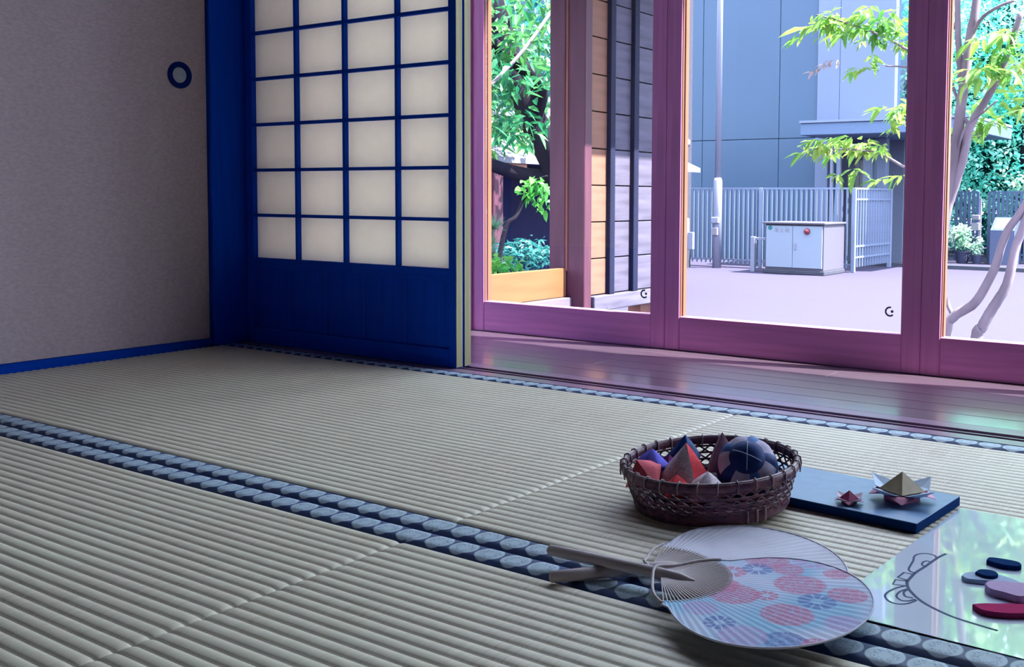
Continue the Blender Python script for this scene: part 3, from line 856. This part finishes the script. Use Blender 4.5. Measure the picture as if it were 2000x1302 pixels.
# ---- the multi-stemmed tree just outside
tree = tag(empty('young_tree', (-1.05, 4.0, G)), 'young multi stemmed tree with bright feathery leaves outside the window', 'tree')
def stem(name, pts, r0, r1, mat='bark_pale', par=tree):
    s = spline(pts, 6); n = len(s)
    s = [p+Vector((random.uniform(-.0012, .0012), random.uniform(-.0012, .0012), 0)) for p in s]
    return tube(name, s, [r0+(r1-r0)*i/(n-1) for i in range(n)], mat, par, 9)
stem('stem', [(-1.10, 4.0, G), (-1.085, 4.0, -.12), (-1.058, 4.0, -.03), (-.978, 4.0, .032), (-.916, 4.0, .152), (-.874, 4.0, .297), (-.819, 4.0, .392), (-.74, 3.98, .6), (-.70, 3.9, 1.3)], .022, .011)
stem('stem', [(-1.058, 4.0, -.03), (-1.085, 4.01, .03), (-1.12, 4.03, .15), (-1.16, 4.05, .5)], .009, .006)
stem('stem', [(-1.02, 4.02, G), (-.975, 4.0, -.14), (-.950, 4.0, -.06), (-.912, 4.0, .018), (-.866, 4.0, .106), (-.837, 4.0, .25), (-.80, 4.0, .37), (-.72, 4.05, .7), (-.6, 4.1, 1.5)], .024, .012)
stem('stem', [(-1.19, 4.05, G), (-1.15, 4.03, 0), (-1.103, 4.0, .33), (-1.073, 4.0, .536), (-1.046, 4.0, .825), (-1.021, 4.0, 1.052), (-1.00, 4.0, 1.2), (-.95, 4.05, 1.9)], .026, .014)
stem('stem', [(-1.105, 4.0, .33), (-1.088, 4.0, .40), (-1.040, 4.0, .56), (-1.015, 4.0, .693), (-.944, 4.0, .82), (-.898, 4.0, .93), (-.84, 3.98, 1.1)], .019, .011)
stem('stem', [(-1.052, 4.0, .86), (-1.066, 4.0, 1.0), (-1.075, 4.0, 1.17), (-1.10, 4.0, 1.8)], .013, .010)
stem('branch', [(-1.015, 4.0, .69), (-1.045, 4.0, .745), (-1.08, 4.0, .84), (-1.10, 4.0, .9)], .007, .005)
stem('branch', [(-1.02, 4.0, 1.03), (-.98, 3.98, 1.09), (-.92, 3.95, 1.12), (-.85, 3.9, 1.13)], .008, .005)
stem('branch', [(-1.07, 4.0, .55), (-1.03, 3.97, .68), (-.98, 3.94, .72), (-.90, 3.92, .78)], .005, .003)
stem('branch', [(-1.12, 4.0, .40), (-1.22, 4.0, .52), (-1.28, 4.0, .555), (-1.36, 4.0, .60), (-1.45, 3.98, .615), (-1.54, 3.96, .62)], .008, .003)
stem('branch', [(-1.07, 4.0, 1.10), (-1.16, 4.0, .96), (-1.26, 4.0, 1.00), (-1.36, 4.0, 1.06), (-1.5, 3.98, 1.12), (-1.62, 3.96, 1.16)], .007, .003)
stem('branch', [(-1.16, 4.0, .90), (-1.25, 4.0, .93), (-1.34, 3.98, .94)], .005, .003)
lm = []
for k in range(4):
    v, f = leaf_verts(.072+.012*k, .021+.004*k, .12+.06*k)
    me = bpy.data.meshes.new('leaf'); me.from_pydata(v, [], f); me.materials.append(M['leaf_near']); lm.append(me)
lmp = bpy.data.meshes.new('leaf'); v, f = leaf_verts(.045, .014, .3); lmp.from_pydata(v, [], f); lmp.materials.append(M['leaf_pinkish'])
NL = [0]
def spray(p, heading, n=6, sc=1.0, mesh=None, pitch=.25):
    """a compound leaf: leaflets in pairs along a short rachis"""
    p = Vector(p)
    for i in range(n):
        t = i/max(1, n-1)
        side = 1 if i % 2 else -1
        ang = heading+side*(1.05-.75*t)+random.uniform(-.25, .25)
        pos = p+Vector((math.cos(heading), math.sin(heading), -.25*t))*(.055*t*sc)
        o = bpy.data.objects.new('leaf', mesh or random.choice(lm)); COL.objects.link(o)
        o.location = pos
        o.rotation_euler = Euler((random.uniform(-.5, .5), pitch+random.uniform(-.35, .55), ang))
        s = sc*random.uniform(.75, 1.1); o.scale = (s, s, s)
        adopt(o, tree); NL[0] += 1
W = PI
def clump(x0, x1, z0, z1, n, sc=.8, y=4.0, dy=.10, hx=None):
    for i in range(n):
        p = (random.uniform(x0, x1), y+random.uniform(-dy, dy), random.uniform(z0, z1))
        spray(p, random.uniform(0, 2*PI) if hx is None else hx+random.uniform(-1.1, 1.1), random.choice((5, 6, 7)), sc*random.uniform(.8, 1.15))
clump(-1.63, -1.36, .585, .68, 11, .85, hx=W)
clump(-1.55, -1.48, .52, .56, 2, .9, hx=-PI/2)
clump(-1.34, -1.28, .61, .64, 2, .7, hx=W)
clump(-1.70, -1.30, 1.06, 1.20, 12, .85, hx=W)
clump(-1.45, -1.24, .93, 1.04, 7, .75)
clump(-1.33, -1.24, .68, .80, 5, .75, hx=W)
clump(-1.34, -1.26, .46, .52, 2, .7, hx=W)
clump(-.98, -.82, .86, 1.05, 9, 1.0, y=3.9)
clump(-1.08, -.84, .66, .80, 5, .7, y=4.15)
for i in range(3): spray((-1.60+.03*i, 4.0, .95+.015*i), W, 6, 1, lmp, .1)
print('leaf objects', NL[0])
cloud('foliage', [((-.55, 4.5, 1.35), (.40, .4, .32)), ((-.1, 4.6, 1.45), (.5, .4, .45)), ((-.5, 4.9, 2.1), (.7, .5, .4)), ((.6, 5.0, 1.9), (.7, .6, .6)), ((.3, 5.3, 2.9), (1.0, .7, .5))], 6500, .085, .028, 'leaf_near', tree, .5, False)
cloud('foliage_front', [((-1.60, 4.02, .64), (.12, .10, .045)), ((-1.44, 4.0, .63), (.10, .08, .05)), ((-1.55, 4.02, 1.13), (.17, .10, .07)), ((-1.35, 4.02, 1.10), (.12, .10, .10)), ((-1.28, 4.02, .76), (.06, .06, .07)), ((-.9, 3.95, .95), (.11, .08, .10)), ((-1.0, 4.1, .72), (.10, .06, .07))], 330, .07, .022, 'leaf_near', tree, .6, False, .1)
cloud('foliage_back', [((-.95, 4.75, .93), (.22, .15, .16)), ((-1.2, 4.6, .72), (.05, .05, .1)), ((-.80, 4.7, 1.15), (.25, .15, .12))], 260, .07, .026, 'leaf_near', tree, .5, False)
fern = tag(empty('fern', (-.9, 4.5, G)), 'dry straw coloured fern tips at the foot of the stems', 'fern')
def frond(p0, p1, n=9):
    p0, p1 = Vector(p0), Vector(p1); vs, fs = [], []
    d = (p1-p0); 
    for i in range(n):
        p = p0+d*(i/(n-1)); s = .035*(1-i/n)+.008
        for sg in (-1, 1):
            q = Vector((-d.z, .2, d.x)).normalized()*sg*s+d.normalized()*s*.8
            b = len(vs); e = d.normalized()*.005; vs += [p-e, p+e, p+q]; fs.append((b, b+1, b+2))
    pyd('frond', vs, fs, 'leaf_straw', fern)
for a, b in (((-.93, 4.3, G+.3), (-.885, 4.3, -.155)), ((-.90, 4.3, G+.3), (-.835, 4.3, -.125)), ((-.86, 4.3, G+.3), (-.79, 4.3, -.13)), ((-1.05, 4.3, G+.3), (-1.085, 4.3, -.16))):
    frond(a, b)

# ================================================================ THINGS ON THE MATS
# ---- round fans (uchiwa)
def fan_paper_material():
    t = NT('fan_flower_paper')
    tc = t.n('TexCoord'); sp = t.n('SeparateXYZ'); t.l(tc.outputs['Object'], sp.inputs[0])
    X, Y = sp.outputs[0], sp.outputs[1]
    n = t.noise(t.coords(), 9, 2)
    c = t.mix(t.ramp(n, .40, .60), (.56, .60, .76), (.30, .50, .70))
    pink, blue, vio = (.55, .20, .34), (.16, .22, .48), (.46, .36, .60)
    fl = [(pink, -.465, 1.028, .026, 0), (pink, -.434, 1.012, .018, 0), (pink, -.483, .975, .016, 8), (blue, -.463, .996, .017, 8), (pink, -.457, .918, .027, 0),
          (pink, -.475, .935, .018, 0), (pink, -.408, .977, .028, 0), (vio, -.420, 1.048, .022, 8), (pink, -.385, 1.026, .015, 0), (pink, -.427, .931, .013, 8), (blue, -.378, .943, .020, 9),
          (pink, -.357, .975, .021, 0), (pink, -.392, .897, .027, 0), (blue, -.440, .846, .016, 9), (blue, -.372, .838, .022, 0), (vio, -.410, .830, .024, 0),
          (pink, -.345, .847, .014, 0), (vio, -.338, .905, .020, 0), (vio, -.470, .868, .018, 0)]
    vor = t.n('TexVoronoi'); vor.feature = 'DISTANCE_TO_EDGE'; vor.inputs['Scale'].default_value = 150
    t.l(t.coords(), vor.inputs['Vector'])
    scales = t.ramp(vor.outputs['Distance'], .02, .10)
    for col, fx, fy, r, k in fl:
        dx, dy = t.math('SUBTRACT', X, fx+.545), t.math('SUBTRACT', Y, fy-.928)
        d = t.math('SQRT', t.math('ADD', t.math('MULTIPLY', dx, dx), t.math('MULTIPLY', dy, dy)))
        if k:
            a = t.math('ARCTAN2', dy, dx)
            pet = t.math('ABSOLUTE', t.math('COSINE', t.math('MULTIPLY', a, k/2+.5)))
            m = t.math('MULTIPLY', t.math('MULTIPLY', t.ramp(d, r, r*.93), t.ramp(pet, .25, .45)), t.ramp(d, r*.28, r*.36))
        else:
            m = t.math('MULTIPLY', t.ramp(d, r, r*.93), t.math('MULTIPLY_ADD', scales, .6, .4))
        c = t.mix(t.math('MULTIPLY', m, .8), c, col)
    p = t.bsdf(c, .8, .1)
    M['fan_flower'] = t.m
fan_paper_material()
M['fan_plain'] = simple('fan_plain_paper', (.60, .60, .70), .8, .1, .06, 30)
def uchiwa(label, neck, ang, z, paper, hl=.142):
    root = empty('round_fan', (neck[0], neck[1], z)); tag(root, label, 'fan', 'paper fans on the mat')
    a0, b0, uc = .097, .121, .125            # half length, half width, centre along the axis
    nr = 40
    def outer(th):                            # distance from the neck to the outline along angle th
        dx, dy = math.cos(th), math.sin(th)
        A = dx*dx/a0**2+dy*dy/b0**2; B = -2*dx*uc/a0**2; Cc = uc*uc/a0**2-1
        disc = B*B-4*A*Cc
        return (-B+math.sqrt(max(0, disc)))/(2*A)
    thm = math.radians(62)
    RI = .072
    # pleated paper face
    vs, fs = [], []
    N = nr*4; K = 7
    for i in range(N+1):
        th = -thm*1.0+2*thm*i/N
        ro = outer(th); ri = min(RI, ro*.96)
        zz = .00028*math.cos(PI*i/2)
        for k in range(K+1):
            r = ri+(ro-ri)*k/K
            vs.append((r*math.cos(th), r*math.sin(th), zz*(.6+.4*k/K)))
    for i in range(N):
        for k in range(K):
            a = i*(K+1)+k; fs.append((a, a+1, a+K+2, a+K+1))
    def place(o):
        o.parent = root; return o
    me = bpy.data.meshes.new('paper_face'); me.from_pydata(vs, [], fs)
    # side wings below the shoulders: continue the ellipse outline behind the shoulder angle
    f_ = link('paper_face', me, paper); place(f_)
    so_ = f_.modifiers.new('thick', 'SOLIDIFY'); so_.thickness = .0006
    # split-bamboo ribs
    bm = bmesh.new(); bbox(bm, .012, .205, -.0006, .0006, -.0006, .0006); rme = bpy.data.meshes.new('rib'); bm.to_mesh(rme); bm.free(); rme.materials.append(M['bamboo_fan'])
    bm = bmesh.new(); bbox(bm, .012, RI+.004, -.0006, .0006, -.0006, .0006); rms = bpy.data.meshes.new('rib'); bm.to_mesh(rms); bm.free(); rms.materials.append(M['bamboo_fan'])
    for i in range(nr):
        th = -thm+2*thm*(i+.5)/nr
        o = bpy.data.objects.new('rib', rms); COL.objects.link(o); o.rotation_euler = (0, 0, th); place(o)
    # rim binding
    pts = [(outer(-thm+2*thm*i/60)*math.cos(-thm+2*thm*i/60), outer(-thm+2*thm*i/60)*math.sin(-thm+2*thm*i/60), 0) for i in range(61)]
    place(tube('rim_binding', pts, .0010, 'fan_plain', None, 6))
    # handle and bow
    place(tube('handle', [(-hl-.002, 0, 0), (-hl, 0, 0), (-hl*.68, 0, 0), (-.04, 0, .0003), (0, 0, .0003), (.022, 0, 0), (.04, 0, 0)], [.0035, .0062, .0070, .0066, .0064, .0060, .0015], 'bamboo_fan', None, 10))
    ro = outer(thm)
    s1 = (ro*.99*math.cos(thm), ro*.99*math.sin(thm), .001)
    place(tube('bow', spline([s1, (s1[0]*.55, s1[1]*.78, .0015), (.004, s1[1]*.38, .002), (-.006, 0, .0072), (.004, -s1[1]*.38, .002), (s1[0]*.55, -s1[1]*.78, .0015), (s1[0], -s1[1], .001)], 6), .0018, 'bamboo_fan', None, 6))
    root.rotation_euler = (0, 0, ang)
    return root
uchiwa('plain pale paper fan lying underneath the flower fan, next to the basket', (-.575, .958), math.radians(48), .0078, 'fan_plain', .112)
uchiwa('paper fan printed with pink and blue flowers lying on top', (-.542, .925), math.radians(3), .0185, 'fan_flower')

# ---- bamboo basket
BX, BY = -.640, 1.226
bk = tag(empty('bamboo_basket', (BX, BY, 0)), 'round open weave bamboo basket filled with cloth beanbags', 'basket')
R0, R1, HB = .1005, .1165, .056
def rad(z): return R0+(R1-R0)*(z/HB)**.8
def strip_wall(name, z0, z1, n, slope, off, wd, th=.0009):
    """slanted bamboo strips around the wall, one mesh each direction"""
    for i in range(n):
        bmv, bmf = [], []
        a0 = 2*PI*i/n; K = 8
        for k in range(K+1):
            t = k/K; z = z0+(z1-z0)*t; a = a0+slope*t; r = rad(z)+off+.0005*math.sin(PI*6*t+i*PI)
            da = wd/r/2
            for q in (-da, da):
                for rr in (r, r+th):
                    bmv.append((BX+rr*math.cos(a+q), BY+rr*math.sin(a+q), z))
        for k in range(K):
            b = 4*k
            bmf += [(b+1, b+3, b+7, b+5), (b, b+4, b+6, b+2), (b, b+1, b+5, b+4), (b+2, b+6, b+7, b+3)]
        pyd(name, bmv, bmf, 'basket', bk)
strip_wall('weave_strip', .010, HB-.004, 40, .55, 0, .0042)
strip_wall('weave_strip', .010, HB-.004, 40, -.55, .0012, .0042)
def hoop(name, z, r, rz, rr, mat, n=72, ri=None):
    bm = bmesh.new(); m = 8; rings = []
    for i in range(n):
        a = 2*PI*i/n
        rings.append([bm.verts.new((BX+(r+rr*math.cos(2*PI*k/m))*math.cos(a), BY+(r+rr*math.cos(2*PI*k/m))*math.sin(a), z+rz*math.sin(2*PI*k/m))) for k in range(m)])
    for i in range(n):
        for k in range(m):
            bm.faces.new((rings[i][k], rings[(i+1) % n][k], rings[(i+1) % n][(k+1) % m], rings[i][(k+1) % m]))
    bmesh.ops.recalc_face_normals(bm, faces=bm.faces)
    return bm_obj(name, bm, mat, bk, True)
for z in (.018, .027, .036, .045): hoop('weave_hoop', z, rad(z)+.0006, .0016, .0009, 'basket')
hoop('rim_hoop', HB-.003, R1+.0028, .0055, .0018, 'basket')
hoop('rim_hoop', HB-.003, R1-.0022, .0055, .0018, 'basket')
hoop('rim_cord', HB+.0025, R1+.0003, .0016, .0022, 'basket_rim')
hoop('foot_hoop', .0085, R0+.0035, .0085, .0020, 'basket')
hoop('foot_hoop', .016, R0+.005, .0015, .0015, 'basket_rim')
# lashings over the rim
lv = None
for i in range(30):
    a = 2*PI*i/30+.05
    bm = bmesh.new()
    c, s = math.cos(a), math.sin(a)
    pts = [(BX+(R1+u)*c-s*(.003*(k/6-.5)), BY+(R1+u)*s+c*(.003*(k/6-.5)), z) for k, (u, z) in enumerate([(.0052, HB-.010), (.0058, HB-.004), (.0048, HB+.003), (.0002, HB+.0055), (-.0045, HB+.003), (-.0052, HB-.004), (-.0048, HB-.009)])]
    tube('lashing', pts, .0011, 'basket_rim', bk, 5)
for a in (.55, .68, .80, 3.3, 3.42):
    c, s = math.cos(a-1.2), math.sin(a-1.2)
    tube('lashing', [(BX+(R0+.007)*c, BY+(R0+.007)*s, .001), (BX+(R0+.0078)*c, BY+(R0+.0078)*s, .009), (BX+(R0+.0075)*c, BY+(R0+.0075)*s, .018)], .0016, 'basket_rim', bk, 6)
# woven bottom
for i in range(-8, 9):
    x = i*.0125; hw = math.sqrt(max(0, (R0-.001)**2-x*x))
    if hw < .01: continue
    box('base_strip', BX+x-.0048, BX+x+.0048, BY-hw, BY+hw, .0105, .0113, 'basket', bk)
    box('base_strip', BX-hw, BX+hw, BY+x-.0048, BY+x+.0048, .0115, .0123, 'basket', bk)

bk.rotation_euler = Euler((.054, -.036, 0))
bk.location = (BX, BY, .0072)
# ---- cloth beanbags in the basket
def facets(name, label, faces, scale, loc, rot, cat='beanbag', puff=.25, extra=None):
    """a puffy cloth bag: each cloth panel is a part. faces: list of (material, polygon corners on the unit solid)"""
    root = tag(empty(name, loc), label, cat, 'cloth beanbags in the basket')
    Rm = Euler(rot).to_matrix()
    for mat, poly in faces:
        P = [Vector(p) for p in poly]; cen = sum(P, Vector())/len(P)
        vs, fs = [], []; n = len(P); K = 4
        vs.append(cen+cen.normalized()*puff)
        for k in range(1, K+1):
            t = k/K
            for i in range(n):
                for j in range(3):
                    q = P[i].lerp(P[(i+1) % n], j/3)
                    v = cen.lerp(q, t)
                    vs.append(v+cen.normalized()*puff*(1-t*t))
        m = n*3
        for i in range(m): fs.append((0, 1+i, 1+(i+1) % m))
        for k in range(K-1):
            for i in range(m):
                a, b = 1+k*m+i, 1+k*m+(i+1) % m
                fs.append((a, a+m, b+m, b))
        me = bpy.data.meshes.new('cloth_panel'); me.from_pydata([tuple(Rm @ (v*scale)) for v in vs], [], fs); me.update()
        bm = bmesh.new(); bm.from_mesh(me); bmesh.ops.recalc_face_normals(bm, faces=bm.faces)
        if sum((f.normal.dot(f.calc_center_median()) for f in bm.faces)) < 0: bmesh.ops.reverse_faces(bm, faces=bm.faces)
        bm.to_mesh(me); bm.free()
        o = link('cloth_panel', me, mat, None, True); o.parent = root
    return root
tet = [Vector((0, 0, 1)), Vector((.94, 0, -.33)), Vector((-.47, .82, -.33)), Vector((-.47, -.82, -.33))]
def tetra(mats): return [(mats[0], (tet[0], tet[1], tet[2])), (mats[1], (tet[0], tet[2], tet[3])), (mats[2], (tet[0], tet[3], tet[1])), (mats[3], (tet[1], tet[3], tet[2]))]
def patch_ball(label, c, R, axis):
    """sewn ball: round cap panel, ring of ten alternating panels, plain rest; each panel is a part"""
    root = tag(empty('patchwork_ball', c), label, 'ball')
    q = Vector(axis).to_track_quat('Z', 'X').to_matrix()
    def panel(t0, t1, p0, p1, mat, bulge=.0):
        nt, npn = 6, max(4, int((p1-p0)/.18)); vs, fs = [], []
        for i in range(nt+1):
            for j in range(npn+1):
                u, v = i/nt, j/npn; th = t0+(t1-t0)*u; ph = p0+(p1-p0)*v
                r = R*(1+.05*math.sin(PI*u)*(math.sin(PI*v) if p1-p0 < 6 else 1))
                vs.append(q @ Vector((r*math.sin(th)*math.cos(ph), r*math.sin(th)*math.sin(ph), r*math.cos(th))))
        for i in range(nt):
            for j in range(npn):
                a = i*(npn+1)+j; fs.append((a, a+npn+1, a+npn+2, a+1))
        me = bpy.data.meshes.new('cloth_panel'); me.from_pydata([tuple(v) for v in vs], [], fs); me.update()
        o = link('cloth_panel', me, mat, None, True); o.parent = root
    panel(0.01, .62, 0, 2*PI, 'cloth_navy')
    for k in range(10):
        panel(.62, 1.25, 2*PI*(k//2)/5+(0 if k % 2 == 0 else .78), 2*PI*(k//2)/5+(.78 if k % 2 == 0 else 2*PI/5), ('cloth_grey', 'cloth_blue' if k % 4 == 1 else 'cloth_navy')[k % 2])
    panel(1.25, 3.13, 0, 2*PI, 'cloth_navy')
    for a in (0, 1.2):
        pts = [tuple(q @ Vector((R*1.055*math.sin(t)*math.cos(a), R*1.055*math.sin(t)*math.sin(a), R*1.055*math.cos(t)))) for t in [(-.5+.1*i) for i in range(11)]]
        o = tube('stitch', pts, .0005, 'thread', None, 5); o.parent = root
patch_ball('navy patchwork cloth ball with grey panels in the basket', (-.602, 1.256, .052), .0415, (.33, -.70, .62))
def pyramid_bag(label, loc, R, H, ang, mats, puff=.16, tilt=(0, 0)):
    """four cornered pyramid bag: triangular cloth panels plus base"""
    B = [Vector((math.cos(ang+2*PI*k/3), math.sin(ang+2*PI*k/3), -.33)) for k in range(3)]
    A = Vector((0, 0, H))
    f = [(mats[k], (A, B[k], B[(k+1) % 3])) for k in range(3)]+[(mats[0], (B[0], B[2], B[1]))]
    return facets('pyramid_beanbag', label, f, R, loc, (tilt[0], tilt[1], 0), puff=puff)
pyramid_bag('large silver and red pyramid beanbag in the middle of the basket', (-.668, 1.204, .040), .054, .88, math.radians(-42), ('cloth_red', 'cloth_silver', 'cloth_silver'), .20)
pyramid_bag('small grey rounded beanbag at the front rim of the basket', (-.622, 1.180, 0.044), .030, .55, math.radians(10), ('cloth_silver', 'cloth_silver', 'cloth_silver'), .42)
pyramid_bag('flat red beanbag by the front rim of the basket', (-.660, 1.166, 0.040), .030, .45, math.radians(30), ('cloth_red', 'cloth_red', 'cloth_red'), .25)
pyramid_bag('coral pleated beanbag leaning on the left rim of the basket', (-.712, 1.168, 0.048), .036, .62, math.radians(75), ('cloth_coral', 'cloth_coral', 'cloth_coral'), .20, (.5, -.3))
pyramid_bag('violet blue rounded beanbag behind the coral one in the basket', (-.717, 1.196, 0.056), .030, .60, math.radians(20), ('cloth_violet', 'cloth_violet', 'cloth_violet'), .42)
pyramid_bag('dark navy beanbag with a grey panel at the back of the basket', (-.702, 1.262, 0.054), .034, .85, math.radians(-40), ('cloth_navy', 'cloth_grey', 'cloth_navy'), .25)
pyramid_bag('brown pointed beanbag standing against the back of the basket', (-.655, 1.285, 0.048), .034, 1.2, math.radians(20), ('cloth_brown', 'cloth_brown', 'cloth_brown'), .12)
pyramid_bag('dark plum beanbag between the violet and silver ones', (-.708, 1.228, 0.040), .030, .7, math.radians(50), ('cloth_plum', 'cloth_plum', 'cloth_plum'), .3)

# ---- dark board with two paper flowers
brd = [(-.655, 1.2925), (-.3735, 1.2680), (-.3605, 1.4215), (-.642, 1.4460)]
bo = slab('display_board', brd, .0005, .0126, 'felt_black', None, 0)  # navy on the sides draws the shade along the board's front edge
slab('top_blue_layer', brd, .0126, .0135, 'slate', bo)
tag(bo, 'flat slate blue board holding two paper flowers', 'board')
def paper_flower(label, x, y, R, ang, mats, z0=.0136):
    root = tag(empty('paper_flower', (x, y, z0), ang), label, 'origami', 'folded paper flowers on the board')
    def add(name, v, f, m, th=.0006):
        me = bpy.data.meshes.new(name); me.from_pydata(v, [], f); me.update()
        o = link(name, me, m); o.parent = root
        if th:
            md = o.modifiers.new('thick', 'SOLIDIFY'); md.thickness = th; md.offset = 0
        return o
    for k in range(4):                       # flaring upper petals with upturned tips
        a = PI/2*k
        p = lambda r, d, z: (r*R*math.cos(a+d), r*R*math.sin(a+d), z*R)
        add('petal', [p(.36, -.75, .20), p(.36, .75, .20), p(.62, .55, .26), p(.95, .04, .42), p(.62, -.55, .26), p(.60, 0, .22)], [(0, 1, 5), (1, 2, 5), (2, 3, 5), (3, 4, 5), (4, 0, 5)], mats[0])
    for k in range(4):                       # lower leaves turned down to the board
        a = PI/2*k+PI/4
        p = lambda r, d, z: (r*R*math.cos(a+d), r*R*math.sin(a+d), z*R)
        add('under_petal', [p(.34, -.8, .20), p(.34, .8, .20), p(.62, .45, .20), p(.74, 0, .09), p(.62, -.45, .20)], [(0, 1, 2, 3, 4)], mats[1])
    add('cup', [(.40*R*math.cos(PI/4+PI/2*k), .40*R*math.sin(PI/4+PI/2*k), z) for z in (.004*R, .20*R) for k in range(4)], [(0, 1, 5, 4), (1, 2, 6, 5), (2, 3, 7, 6), (3, 0, 4, 7), (3, 2, 1, 0), (4, 5, 6, 7)], mats[1], 0)
    for k in range(4):                       # central peak, four folded faces
        a = PI/2*k
        p = lambda r, d, z: (r*R*math.cos(a+d), r*R*math.sin(a+d), z*R)
        add('peak_face', [p(.50, -PI/4, .24), p(.50, PI/4, .24), (0, 0, .66*R)], [(0, 1, 2)], mats[2])
    return root
paper_flower('small crimson folded paper flower on the slate board', -.474, 1.303, .0255, math.radians(62), ('pale_pink_paper', 'pink_paper', 'crimson_paper'))
paper_flower('large gold peaked folded paper flower on the slate board', -.420, 1.356, .0590, math.radians(62), ('sky_paper', 'pink_paper', 'gold_paper'))

# ---- laminated face game sheet
sh = [(-.381, .977), (-.085, .969), (-.060, 1.400), (-.356, 1.408)]
sheet = slab('game_sheet', sh, .0003, .0009, 'sheet')
tag(sheet, 'glossy laminated sheet with a drawn outline, beside the flower fan', 'sheet')
ZS = .00092
def draw(pts, w=.0024, closed=False, k=5):
    p = [Vector((x, y, 0)) for x, y in pts]
    if closed: p.append(p[0])
    ribbon('drawn_line', [(q.x, q.y) for q in spline(p, k)], w, ZS, 'ink', sheet)
draw([(-.328, 1.195), (-.333, 1.201), (-.342, 1.201), (-.349, 1.193), (-.350, 1.182), (-.347, 1.169), (-.345, 1.153), (-.343, 1.139), (-.339, 1.132), (-.332, 1.130)])
draw([(-.329, 1.158), (-.334, 1.160), (-.336, 1.169), (-.334, 1.176), (-.329, 1.176)])
draw([(-.334, 1.104), (-.345, 1.106), (-.344, 1.125), (-.335, 1.125)], k=1); draw([(-.330, 1.086), (-.343, 1.083), (-.345, 1.098), (-.332, 1.101)], k=1)
draw([(-.330, 1.086), (-.336, 1.075), (-.340, 1.059), (-.339, 1.045), (-.331, 1.034), (-.321, 1.032), (-.313, 1.039), (-.308, 1.053)])
draw([(-.326, 1.078), (-.330, 1.066), (-.329, 1.052), (-.322, 1.044), (-.315, 1.046), (-.310, 1.055)]); draw([(-.325, 1.076), (-.326, 1.067), (-.321, 1.057), (-.313, 1.057)])
draw([(-.322, 1.214), (-.326, 1.196), (-.328, 1.177), (-.330, 1.156), (-.333, 1.132), (-.333, 1.113), (-.332, 1.098), (-.326, 1.082), (-.318, 1.070), (-.306, 1.056), (-.289, 1.043), (-.262, 1.030), (-.22, 1.022)], .0034)
# felt pieces
def felt(name, label, pts, mat, z0=.0010, th=.005, k=4):
    p = [Vector((x, y, 0)) for x, y in pts]
    s = spline(p+[p[0]], k)[:-1]
    o = slab(name, [(q.x, q.y) for q in s], z0, z0+th, mat, None, .0006)
    tag(o, label, 'felt piece', 'felt face pieces on the sheet'); return o
felt('felt_brow', 'straight black felt eyebrow on the glossy sheet', [(-.274, 1.205), (-.273, 1.217), (-.255, 1.221), (-.241, 1.219), (-.238, 1.206), (-.256, 1.200)], 'felt_black')
felt('felt_eye', 'pale oval felt eye white on the glossy sheet', [(-.285, 1.140), (-.284, 1.151), (-.276, 1.161), (-.262, 1.167), (-.247, 1.166), (-.232, 1.160), (-.228, 1.153), (-.246, 1.146), (-.262, 1.139), (-.277, 1.134)], 'felt_white', .0010, .0045)
felt('felt_pupil', 'black oval felt pupil resting on the eye white', [(-.2735, 1.152), (-.2715, 1.162), (-.264, 1.167), (-.2555, 1.166), (-.2505, 1.158), (-.253, 1.149), (-.263, 1.146)], 'felt_black', .0056, .003)
felt('felt_nose', 'mauve felt nose below the eye on the glossy sheet', [(-.256, 1.122), (-.254, 1.132), (-.244, 1.140), (-.228, 1.145), (-.205, 1.158), (-.190, 1.152), (-.204, 1.128), (-.216, 1.106), (-.234, 1.108), (-.248, 1.110)], 'felt_skin', .0010, .0075)
felt('felt_mouth', 'crimson felt mouth nearest the front edge of the sheet', [(-.254, 1.062), (-.245, 1.071), (-.232, 1.079), (-.224, 1.085), (-.214, 1.090), (-.200, 1.102), (-.182, 1.106), (-.187, 1.085), (-.203, 1.068), (-.224, 1.055), (-.242, 1.052)], 'felt_red', .0010, .0055)
